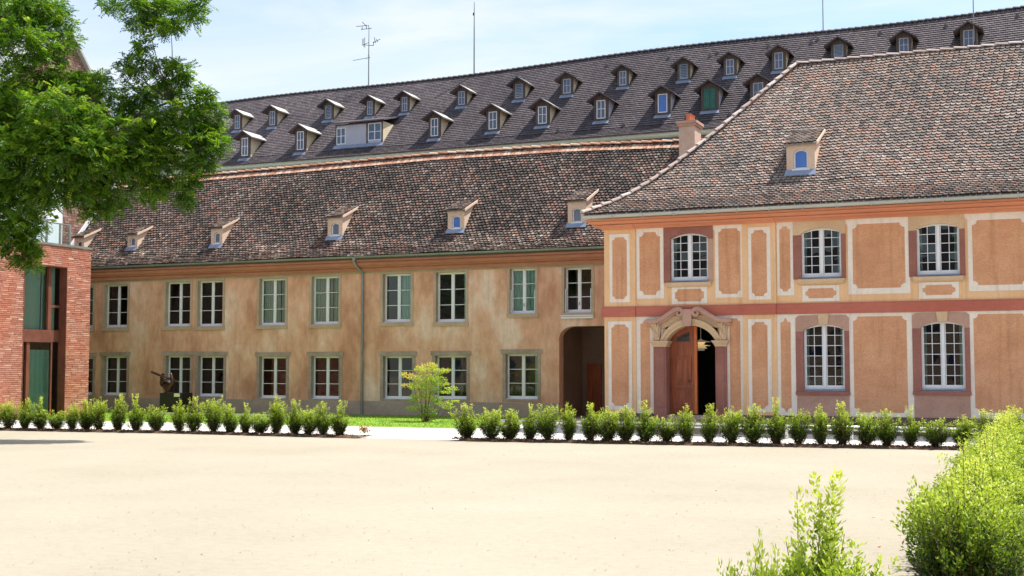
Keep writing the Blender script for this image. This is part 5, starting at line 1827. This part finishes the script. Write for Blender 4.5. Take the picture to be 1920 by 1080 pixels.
ORD = ['first', 'second', 'third', 'fourth', 'fifth', 'sixth', 'seventh', 'eighth', 'ninth', 'tenth', 'eleventh', 'twelfth', 'thirteenth', 'fourteenth', 'fifteenth', 'sixteenth',
       'seventeenth', 'eighteenth', 'nineteenth', 'twentieth', 'twenty-first', 'twenty-second', 'twenty-third', 'twenty-fourth', 'twenty-fifth', 'twenty-sixth', 'twenty-seventh', 'twenty-eighth']
LEFT_S = [(2, 762), (25, 753), (50, 750), (78, 746), (104, 751), (134, 762), (160, 758), (184, 754), (205, 746), (240, 738), (272, 746), (308, 749), (348, 753), (375, 750), (413, 744), (445, 757),
          (475, 762), (503, 765), (534, 745), (570, 756), (598, 764), (625, 753), (655, 758)]
RIGHT_S = [(888, 763), (934, 763), (970, 767), (1006, 765), (1040, 744), (1078, 760), (1118, 762), (1150, 764), (1185, 761), (1222, 760), (1260, 768), (1298, 763), (1338, 764), (1379, 764), (1420, 758), (1463, 755),
           (1505, 754), (1546, 764), (1586, 760), (1630, 770), (1668, 767), (1712, 769), (1757, 773), (1808, 783), (1852, 775)]
LBEH = ['in front of the brick block', 'before the lawn strip', 'before the hand sculpture']
def spread_word(h):
    return 'tall' if h > 1.12 else ('low' if h < .86 else 'upright')
for i, (px, top) in enumerate(LEFT_S):
    yb = 803.5 + (px / 680) * 15.0
    p = gnd(px, yb)
    p.y = hedge_y(p.x) + .24
    p.x = gnd(px, yb).x
    dist = (p - EYEV).dot(FH)
    h = 2 - (top - 688) / FPX * dist
    n = len(LEFT_S) - i
    lab = f"{spread_word(h)} yellow-green shrub, {ORD[n - 1]} left of the path gap in the far hedge"
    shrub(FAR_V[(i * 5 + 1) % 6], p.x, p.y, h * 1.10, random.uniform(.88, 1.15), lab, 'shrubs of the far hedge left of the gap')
for i, (px, top) in enumerate(RIGHT_S):
    yb = 824 + (px - 870) / 920 * 16.5
    p = gnd(px, yb)
    p.y = hedge_y(p.x) + .24
    dist = (p - EYEV).dot(FH)
    h = 2 - (top - 688) / FPX * dist
    lab = f"{spread_word(h)} yellow-green shrub, {ORD[i]} right of the path gap in the far hedge"
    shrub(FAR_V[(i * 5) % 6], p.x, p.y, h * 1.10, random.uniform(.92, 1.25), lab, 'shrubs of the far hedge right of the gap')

# near row at the right edge, running away from the camera
shrub(NEAR_V[1], -1.40, 6.2, 1.34, .45, 'slender shrub left of the spiky one, only its tip showing above the lower edge', 'shrubs of the near hedge row')
shrub(SPIKE_V, XH + .0, 6.95, 1.38, 1.15, 'shrub with one tall upright spike, at the near end of the right-hand hedge row', 'shrubs of the near hedge row')
shrub(NEAR_V[0], XH - .06, 7.2, 1.22, 1.0, 'low bushy shrub behind the spiky shrub at the near end of the hedge row', 'shrubs of the near hedge row')
ys = []
y = 10.35
while y < hedge_y(XH) - .5:
    ys.append(y)
    y += random.uniform(.56, .68)
for i, y in enumerate(ys):
    h = [1.32, 1.24, 1.18][i] if i < 3 else random.uniform(1.02, 1.15)
    wd = random.uniform(1.12, 1.32) if i else 1.12
    x = XH + .56 - .26 * min(1, (y - 10) / 12) + random.uniform(-.07, .07)
    lab = f"dense yellow-green shrub in the near hedge row, {ORD[i] if i < len(ORD) else 'last'} beyond its bare gap"
    if i == len(ys) - 1 and i >= len(ORD):
        lab = 'last dense yellow-green shrub at the far end of the near hedge row'
    elif i >= len(ORD):
        lab = f"dense yellow-green shrub in the near hedge row, {ORD[len(ys) - i - 1]} from its far end"
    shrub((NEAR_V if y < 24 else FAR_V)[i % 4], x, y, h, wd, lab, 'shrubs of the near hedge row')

# small flowering plants at the foot of the hedges
M['petal'] = leafmat('red_orange_petals', [(0, (.42, .05, .02)), (.6, (.62, .12, .04)), (1, (.75, .32, .16))], .3)
def flower(px, py, r_, label, col=None):
    p = gnd(px, py)
    t = thing('bedding_flower', (p.x, p.y, .05), label, 'flower', None, world=False)
    n = 70
    ph = rng.uniform(0, 6.28, n); rr_ = r_ * np.sqrt(rng.uniform(0, 1, n))
    P = np.stack([rr_ * np.cos(ph), rr_ * np.sin(ph), rng.uniform(.03, r_ * 1.2, n)], 1)
    D = rng.normal(0, 1, (n, 3)) + np.array([0, 0, .8])
    leaves('leaf_rosette', P * .9, D, rng.normal(size=(n, 3)), rng.uniform(.04, .08, n), np.full(n, .035), rng.uniform(.1, .6, n), M['box_leaf'], t)
    P2 = P[:40] + np.array([0, 0, r_ * .35])
    leaves('blossom', P2, D[:40], rng.normal(size=(40, 3)), rng.uniform(.04, .07, 40), np.full(40, .05), rng.uniform(0, 1, 40), M['petal'], t)
flower(682, 817, .15, 'small orange flowering plant on the soil at the right end of the left hedge')
flower(641, 815, .11, 'small red flowering plant at the foot of the left hedge near its end')
flower(481, 812, .10, 'small red flowering plant between shrubs in the middle of the left hedge')

# ------------------------------------------------------------------ YOUNG MAPLE on the lawn
M['maple_leaf'] = leafmat('young_maple_leaves', [(0, (.08, .19, .010)), (.35, (.22, .38, .018)), (.65, (.46, .58, .05)), (.90, (.66, .64, .12)), (1, (.74, .48, .14))], .42, .5, .25)
mp = gnd(797, 791)
MPL = thing('young_maple', tuple(mp), 'small multi-stemmed ornamental maple with layered yellow-green leaves on the lawn', 'tree')
dm = (mp - EYEV).dot(FH)
def mpt(px, py, dy=0.0):
    return at(px, py, mp.y + dy)
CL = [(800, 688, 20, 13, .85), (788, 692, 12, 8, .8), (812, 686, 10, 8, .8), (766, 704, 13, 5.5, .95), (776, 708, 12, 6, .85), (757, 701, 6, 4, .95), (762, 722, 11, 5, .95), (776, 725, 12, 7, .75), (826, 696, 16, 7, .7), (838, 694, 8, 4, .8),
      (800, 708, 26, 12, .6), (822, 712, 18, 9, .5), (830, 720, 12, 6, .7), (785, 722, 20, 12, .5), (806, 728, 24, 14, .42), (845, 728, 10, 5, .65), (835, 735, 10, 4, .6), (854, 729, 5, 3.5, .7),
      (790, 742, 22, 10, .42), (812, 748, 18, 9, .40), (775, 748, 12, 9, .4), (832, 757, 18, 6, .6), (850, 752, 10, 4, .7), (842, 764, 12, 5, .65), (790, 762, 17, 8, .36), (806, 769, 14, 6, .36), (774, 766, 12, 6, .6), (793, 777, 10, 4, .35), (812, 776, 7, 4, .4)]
P, D, N, L, W, T = [], [], [], [], [], []
stems = MB()
for (cx, cy, rx, ry, tn) in CL:
    dy0 = random.uniform(-.35, .35) * (1 if rx > 14 else 1.6)
    c = mpt(cx, cy, dy0)
    k = (c - EYEV).length / FPX
    n = int(34 + rx * ry * .95)
    for _ in range(n):
        while True:
            q = Vector((random.uniform(-1, 1), random.uniform(-1, 1), random.uniform(-1, 1)))
            if q.length < 1: break
        p = c + Vector((q.x * rx * k, q.y * rx * k * .9, q.z * ry * k * .8))
        P.append(p)
        D.append(Vector((q.x + random.gauss(0, .5), q.y + random.gauss(0, .5), random.gauss(-.15, .35))))
        N.append(Vector((random.gauss(0, .6), random.gauss(0, .6), random.gauss(0, .25))))
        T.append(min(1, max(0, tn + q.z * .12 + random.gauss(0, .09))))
        L.append(random.uniform(.045, .08)); W.append(random.uniform(.036, .06))
    b = mp + Vector((random.uniform(-.12, .12), random.uniform(-.1, .1), 0))
    if rx > 19 or random.random() < .3: stems.tube([b, mp * .4 + c * .6 + Vector((0, 0, -.12)) - Vector((0, 0, (c.z) * .10)), c], [.022, .012, .004], 5, cap=False)
stems.build('trunk', M['twig'], MPL, fix=False)
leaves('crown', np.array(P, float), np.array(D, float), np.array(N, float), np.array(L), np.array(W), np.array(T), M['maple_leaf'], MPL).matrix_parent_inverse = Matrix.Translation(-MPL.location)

# ------------------------------------------------------------------ BIG LOCUST TREE, its trunk left of the frame
M['locust_leaf'] = leafmat('locust_leaflets', [(0, (.022, .07, .006)), (.4, (.085, .20, .010)), (.7, (.22, .37, .018)), (1, (.44, .55, .045))], .55, .42, .4)
M['bark_dark'] = mat('dark_furrowed_bark', [(0.3, (.05, .032, .022)), (0.7, (.13, .085, .06))], 8, .95, (1, 1, .25), bump=.8, bscale=14)
DT = 35.0
tb = EYEV + (ray(-150, 800) * DT)
tb.z = 0
LT = thing('locust_tree', tuple(tb), 'big feathery-leaved tree hanging into the upper left of the view', 'tree')
def tp(px, py, dd=0.0):
    return atd(px, py, DT + dd)
# clumps: px, py, rx, ry, depth offset, number of leaves, droop
TC = [(40, 20, 60, 45, 0, 1.0), (100, 30, 42, 45, 1, .9), (30, 80, 55, 40, -1, 1.0), (120, 80, 25, 22, 0, .5), (-20, 40, 50, 60, 1, 1), (70, 110, 40, 25, .5, .7),
      (205, 5, 22, 10, 0, .35), (250, 12, 45, 24, 0, .8), (300, 8, 60, 24, 1, .9), (345, 18, 40, 24, 0, .7), (385, 12, 22, 16, 0, .4), (280, 50, 30, 24, 0, .6), (320, 50, 25, 16, 0, .4), (272, 82, 20, 20, 0, .4), (262, 110, 14, 16, 0, .25),
      (40, 160, 60, 45, 0, 1), (110, 155, 55, 30, 0, .9), (30, 220, 60, 50, -1, 1), (110, 215, 60, 45, -1.5, 1.1), (185, 140, 22, 16, .5, .3), (180, 190, 50, 40, 0, 1), (230, 130, 20, 18, 0, .3), (250, 170, 40, 30, .5, .7), (270, 125, 26, 24, 0, .5), (310, 135, 36, 22, 0, .6), (340, 130, 24, 18, 0, .4),
      (350, 160, 26, 20, 0, .5), (320, 165, 40, 18, 1, .5), (385, 185, 30, 20, 0, .5), (400, 205, 22, 24, 0, .5), (360, 215, 45, 24, 0, .8), (310, 225, 40, 24, 0, .7), (250, 215, 34, 26, 1, .6), (400, 240, 24, 26, 0, .5), (405, 270, 20, 22, 0, .4), (375, 265, 40, 30, 0, .8), (330, 265, 45, 30, 0, .9), (280, 255, 45, 30, .5, .9),
      (370, 305, 34, 24, 0, .6), (340, 330, 34, 24, 0, .6), (300, 310, 45, 30, 0, .9), (345, 362, 20, 22, 0, .35), (280, 350, 40, 24, 0, .7), (320, 350, 24, 14, 0, .3), (240, 300, 50, 40, -.5, 1), (210, 250, 50, 40, -1, 1), (190, 300, 50, 45, -1, 1), (130, 280, 60, 50, -1.5, 1.2), (60, 290, 60, 50, -1.5, 1.2), (0, 270, 50, 60, -1, 1),
      (220, 350, 40, 26, 0, .7), (190, 385, 32, 24, 0, .5), (160, 345, 45, 32, -.5, .8), (165, 400, 24, 16, 0, .3), (110, 350, 45, 30, -1, .8), (60, 360, 50, 35, -1, .9), (10, 350, 45, 45, -1, .9), (90, 385, 26, 18, -.5, .4), (50, 410, 34, 22, -.5, .5), (20, 420, 40, 30, -.5, .6), (70, 425, 20, 20, 0, .3), (55, 455, 24, 20, 0, .35), (20, 460, 26, 20, 0, .4), (45, 485, 24, 22, 0, .4), (62, 505, 14, 16, 0, .2), (70, 478, 14, 14, 0, .15), (5, 445, 20, 24, 0, .3)]
P, D, N, L, W, T = [], [], [], [], [], []
limbs = MB()
rt_ = random.Random(5)
def limb(a, c, r0, r1, sag=.3):
    m = (a + c) / 2 + Vector((rt_.gauss(0, .2), rt_.gauss(0, .2), sag))
    pts = []
    for k in range(7):
        t = k / 6
        pts.append(a * (1 - t) ** 2 + m * 2 * t * (1 - t) + c * t * t)
    limbs.tube(pts, [r0 + (r1 - r0) * k / 6 for k in range(7)], 7, cap=False)
fork = tb + Vector((0, 0, 4.2))
limbs.tube([tb, tb + Vector((.1, 0, 1.5)), fork, fork + Vector((.3, .2, 3)), fork + Vector((.5, .2, 7))], [.42, .33, .28, .2, .06], 12)
hubs = [tp(60, 60), tp(270, -90, .5), tp(120, 190, -.5), tp(320, 190), tp(300, 290), tp(90, 330, -.8), tp(30, 430, -.3)]
for i, hb_ in enumerate(hubs):
    if i < 2:
        limb(fork + Vector((.45, .2, 6.2)), hb_ + Vector((0, 0, .9)), .07, .03, .4)
        continue
    limb(fork + Vector((.2, .1, (hb_.z - fork.z) * .35 if hb_.z > fork.z else -.4)), hb_, .10, .03, .5)
def sampq():
    while True:
        q = Vector((rt_.uniform(-1, 1), rt_.uniform(-1, 1), rt_.uniform(-1, 1)))
        if .0 < q.length < 1: return q
for (cx, cy, rx, ry, dd, wgt) in TC:
    c = tp(cx, cy, dd)
    k = DT / FPX
    hb_ = min(hubs, key=lambda h: (h - c).length)
    limb(hb_, c, .020, .007, .08)
    sub = max(3, int(rx * ry / 130))
    subs = []
    for _ in range(sub):
        q = sampq()
        subs.append((RT * (q.x * rx * k * .85) + FH * (q.y * rx * k * 1.0) + Vector((0, 0, q.z * ry * k * .85)), rt_.uniform(.45, .8)))
        if rt_.random() < .5:
            limbs.tube([c, c + subs[-1][0] * .6 + Vector((0, 0, .04)), c + subs[-1][0]], [.010, .008, .004], 4, cap=False)
    nl = int(rx * ry * .078 * (.55 + .45 * wgt) * 2.8)
    for _ in range(nl):
        so, ss = rt_.choice(subs)
        q = sampq()
        s_r = min(rx, ry * 1.2) * k * ss * 1.04
        off = so + Vector((q.x, q.y, q.z * .75)) * s_r
        base = c + off
        outw = (off + Vector((0, 0, .15))).normalized()
        az = rt_.uniform(0, 6.283)
        d = Vector((math.cos(az), math.sin(az), rt_.gauss(-.25, .6))) * .9 + outw * .45
        d.normalize()
        side = d.cross(Vector((rt_.gauss(0, .7), rt_.gauss(0, .7), 1))).normalized()
        ln = rt_.uniform(.20, .34)
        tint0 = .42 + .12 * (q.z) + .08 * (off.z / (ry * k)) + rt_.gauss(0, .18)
        for j in range(6):
            t = .18 + .82 * j / 5.5
            bp_ = base + d * ln * t - Vector((0, 0, .05 * t * t))
            for s in (-1, 1):
                P.append(bp_); D.append(side * s + d * .55 - Vector((0, 0, .2))); N.append(d * s + Vector((rt_.gauss(0, .25), rt_.gauss(0, .25), rt_.gauss(0, .25))))
                L.append(rt_.uniform(.07, .11)); W.append(rt_.uniform(.03, .046)); T.append(min(1, max(0, tint0 + rt_.gauss(0, .05))))
# the hidden rest of the crown, left of the frame, coarser
for _ in range(5200):
    q = sampq()
    c = fork + Vector((-1.2, .6, 4.0)) + Vector((q.x * 4.6, q.y * 4.2, q.z * 4.0))
    az = rt_.uniform(0, 6.283)
    P.append(c); D.append(Vector((math.cos(az), math.sin(az), -.2))); N.append(Vector((rt_.gauss(0, 1), rt_.gauss(0, 1), .3))); L.append(.26); W.append(.15); T.append(min(1, max(0, .4 + .25 * q.z + rt_.gauss(0, .1))))
limbs.build('trunk', M['bark_dark'], LT, smooth=True, fix=False)
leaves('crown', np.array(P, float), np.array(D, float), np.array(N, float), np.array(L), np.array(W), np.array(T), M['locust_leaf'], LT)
print('locust leaflets', len(P))
# ------------------------------------------------------------------ HAND SCULPTURE on its pedestal
M['black_stone'] = mat('black_polished_pedestal', [(0.3, (.005, .005, .005)), (0.7, (.010, .0095, .009))], 3, .55)
M['bronze'] = mat('dark_brown_bronze', [(0.3, (.05, .024, .019)), (0.7, (.11, .05, .036))], 5, .34, metallic=.5, bump=.3, bscale=25)
M['card'] = mat('cream_card', [(0.3, (.72, .66, .55)), (0.7, (.76, .70, .60))], 3, .8)
YS = 43.2
pa, pb_ = at(299, 770, YS), at(338, 770, YS)
zt = at(318, 737, YS).z
PED = thing('pedestal', ((pa.x + pb_.x) / 2, YS + .4, 0), 'black box pedestal with a small cream card, under the bronze hand', 'pedestal')
q = MB()
q.box(pa.x, pb_.x, YS, YS + .8, 0, zt - .03)
q.box(pa.x - .0, pb_.x + .0, YS - .0, YS + .8, zt - .029, zt)
q.build('block', M['black_stone'], PED)
q = MB()
ca, cb = at(326.5, 740.5, YS), at(337.2, 743.5, YS)
q.box(ca.x, cb.x, YS - .012, YS - .001, at(331, 744, YS).z, at(331, 737.6, YS).z)
q.build('card', M['card'], PED)
HY = YS + .4
def hp(cx, cy, dy=0.0):
    """point of the hand from a close view of the photograph (10.8 times enlarged, origin 270, 680)"""
    return at(270 + cx / 10.8, 680 + cy / 10.8, HY + dy)
base_c = hp(520, 600)
HND = thing('hand_sculpture', (base_c.x, HY, zt), 'dark bronze sculpture of a hand gripping a long thick rod, on a black pedestal', 'sculpture')
verts, edges, rad = [], [], []
def chain(pts, rs, root=None):
    prev = root
    for p, r_ in zip(pts, rs):
        verts.append(tuple(p)); rad.append(r_)
        if prev is not None:
            edges.append((prev, len(verts) - 1))
        prev = len(verts) - 1
    return prev
wrist = chain([hp(530, 610), hp(515, 560)], [.19, .20])
palm = chain([hp(465, 480)], [.205], wrist)
kn = chain([hp(415, 430, -.02)], [.15], palm)
heel = chain([hp(565, 480, -.03)], [.13], palm)
# index finger over the rod, middle, ring and little finger curled below it, thumb upright
chain([hp(370, 395, .10), hp(345, 320, .10), hp(370, 235, .02), hp(410, 222, -.09)], [.068, .062, .056, .05], kn)
chain([hp(360, 400, -.02), hp(345, 350, -.10), hp(400, 310, -.19), hp(440, 345, -.20)], [.068, .06, .054, .048], kn)
chain([hp(350, 420, -.06), hp(335, 385, -.15), hp(385, 370, -.22), hp(425, 382, -.22)], [.062, .056, .05, .044], kn)
chain([hp(345, 440, -.08), hp(335, 415, -.17), hp(372, 405, -.22), hp(400, 410, -.22)], [.055, .048, .043, .038], kn)
chain([hp(590, 400, -.08), hp(560, 310, -.10), hp(548, 250, -.09), hp(542, 205, -.07)], [.09, .074, .062, .052], heel)
me = bpy.data.meshes.new('hand')
me.from_pydata(verts, edges, [])
me.materials.append(M['bronze'])
ho = link('hand', me, HND)
sk = ho.modifiers.new('skin', 'SKIN')
sk.use_smooth_shade = True
for i, sv in enumerate(me.skin_vertices[0].data):
    sv.radius = (rad[i], rad[i])
    sv.use_root = (i == 2)
sb_ = ho.modifiers.new('sub', 'SUBSURF')
sb_.levels = sb_.render_levels = 2
q = MB()
a, c = hp(150, 185, -.10), hp(668, 385, -.02)
d = (c - a)
q.tube([a, a + d * .012, a + d * .5, a + d * .985, c], [.045, .058, .058, .054, .045], 14)
q.build('rod', M['bronze'], HND, smooth=True)
q = MB()
q.lathe([(0, 0), (.25, 0), (.24, .02), (.21, .04), (.19, .06), (0, .06)], (base_c.x, HY, zt + .001), 18)
q.build('base', M['bronze'], HND, smooth=True)

# ------------------------------------------------------------------ low steel rail in front of the right house
ra, rb = at(912, 787.3, 35.2), at(1905, 806.2, 35.2)
zr0 = (at(1400, 796.8, 35.2).z)
RL = thing('low_rail', (rb.x, 35.2, 0), 'long low polished steel double rail running behind the far hedge before the right house', 'railing')
for dz, dy, r_ in ((0, 0, .032), (-.085, -.03, .026)):
    q = MB()
    q.tube([(ra.x, 35.2 + dy, zr0 + dz), (rb.x, 35.2 + dy, zr0 + dz)], r_, 8)
    q.build('rail', M['steel'], RL, smooth=True)
for px in (915, 1020, 1135, 1245, 1355, 1475, 1597, 1717, 1838):
    x = at(px, 800, 35.2).x
    q = MB()
    q.box(x - .035, x + .035, 35.2 - .035, 35.2 + .02, 0, zr0 - .02)
    q.build('post', M['steel'], RL)

# bent steel hoop at the lower right corner
hx, hy, hz = atd(1946, 1046, 8.6)
HP = thing('steel_hoop', (hx, hy, 0), 'bent polished steel tube hoop standing in the soil at the lower right corner', 'hoop')
q = MB()
pts = []
for k in range(11):
    a_ = math.pi * k / 10
    pts.append((hx + .13 - .19 * math.cos(a_) , hy + .02 * k, hz - .10 + .17 * math.sin(a_)))
pts = [(pts[0][0], pts[0][1], 0.02)] + pts + [(pts[-1][0], pts[-1][1], 0.02)]
q.tube(pts, .026, 12)
q.build('hoop', M['steel'], HP, smooth=True)
q = MB()
for i in (0, -1):
    q.lathe([(.03, .0), (.06, .0), (.06, .02), (.03, .03)], (pts[i][0], pts[i][1], .06), 12)
q.build('foot_plate', M['steel'], HP)

# ------------------------------------------------------------------ LIGHT
SUNV = Vector((.34, .29, 1.0)).normalized()
el = math.asin(SUNV.z)
azim = math.atan2(SUNV.x, SUNV.y)
sun = bpy.data.lights.new('sun', 'SUN')
sun.energy = 4.4
sun.angle = R(.53)
sun.color = (1.0, .955, .88)
so = bpy.data.objects.new('sun', sun)
COL.objects.link(so)
so.rotation_euler = SUNV.to_track_quat('Z', 'Y').to_euler()
w = bpy.data.worlds.new('World')
sc.world = w
w.use_nodes = True
nt = w.node_tree
bg = nt.nodes['Background']
sky = nt.nodes.new('ShaderNodeTexSky')
sky.sky_type = 'NISHITA'
sky.sun_disc = False
sky.sun_elevation = el
sky.sun_rotation = azim
sky.air_density = 1.0
sky.dust_density = 1.6
sky.ozone_density = 1.0
tc = nt.nodes.new('ShaderNodeTexCoord')
mp_ = nt.nodes.new('ShaderNodeMapping')
mp_.inputs['Scale'].default_value = (1.2, 2.2, 5.5)
mp_.inputs['Rotation'].default_value = (0, R(-14), R(20))
nt.links.new(tc.outputs['Generated'], mp_.inputs['Vector'])
n1 = _noise(nt, mp_.outputs['Vector'], 2.3, 7, .58)
n1.inputs['Distortion'].default_value = .7
rp = _ramp(nt, [(.36, (0, 0, 0)), (.68, (1, 1, 1))])
nt.links.new(n1.outputs['Fac'], rp.inputs['Fac'])
mx = nt.nodes.new('ShaderNodeMix')
mx.data_type = 'RGBA'
mu = nt.nodes.new('ShaderNodeMath'); mu.operation = 'MULTIPLY'; mu.inputs[1].default_value = .75
nt.links.new(rp.outputs['Color'], mu.inputs[0])
nt.links.new(mu.outputs[0], mx.inputs['Factor'])
nt.links.new(sky.outputs['Color'], mx.inputs['A'])
mx.inputs['B'].default_value = (4.0, 4.2, 4.3, 1)
nt.links.new(mx.outputs['Result'], bg.inputs['Color'])
bg.inputs['Strength'].default_value = .15
vs = sc.view_settings
vs.view_transform = 'Standard'
vs.look = 'None'
vs.gamma = 1
vs.use_curve_mapping = False
vs.exposure = .72
sc.render.engine = 'CYCLES'
sc.cycles.max_bounces = 8
sc.cycles.diffuse_bounces = 4
sc.cycles.transparent_max_bounces = 12
sc.cycles.use_denoising = True
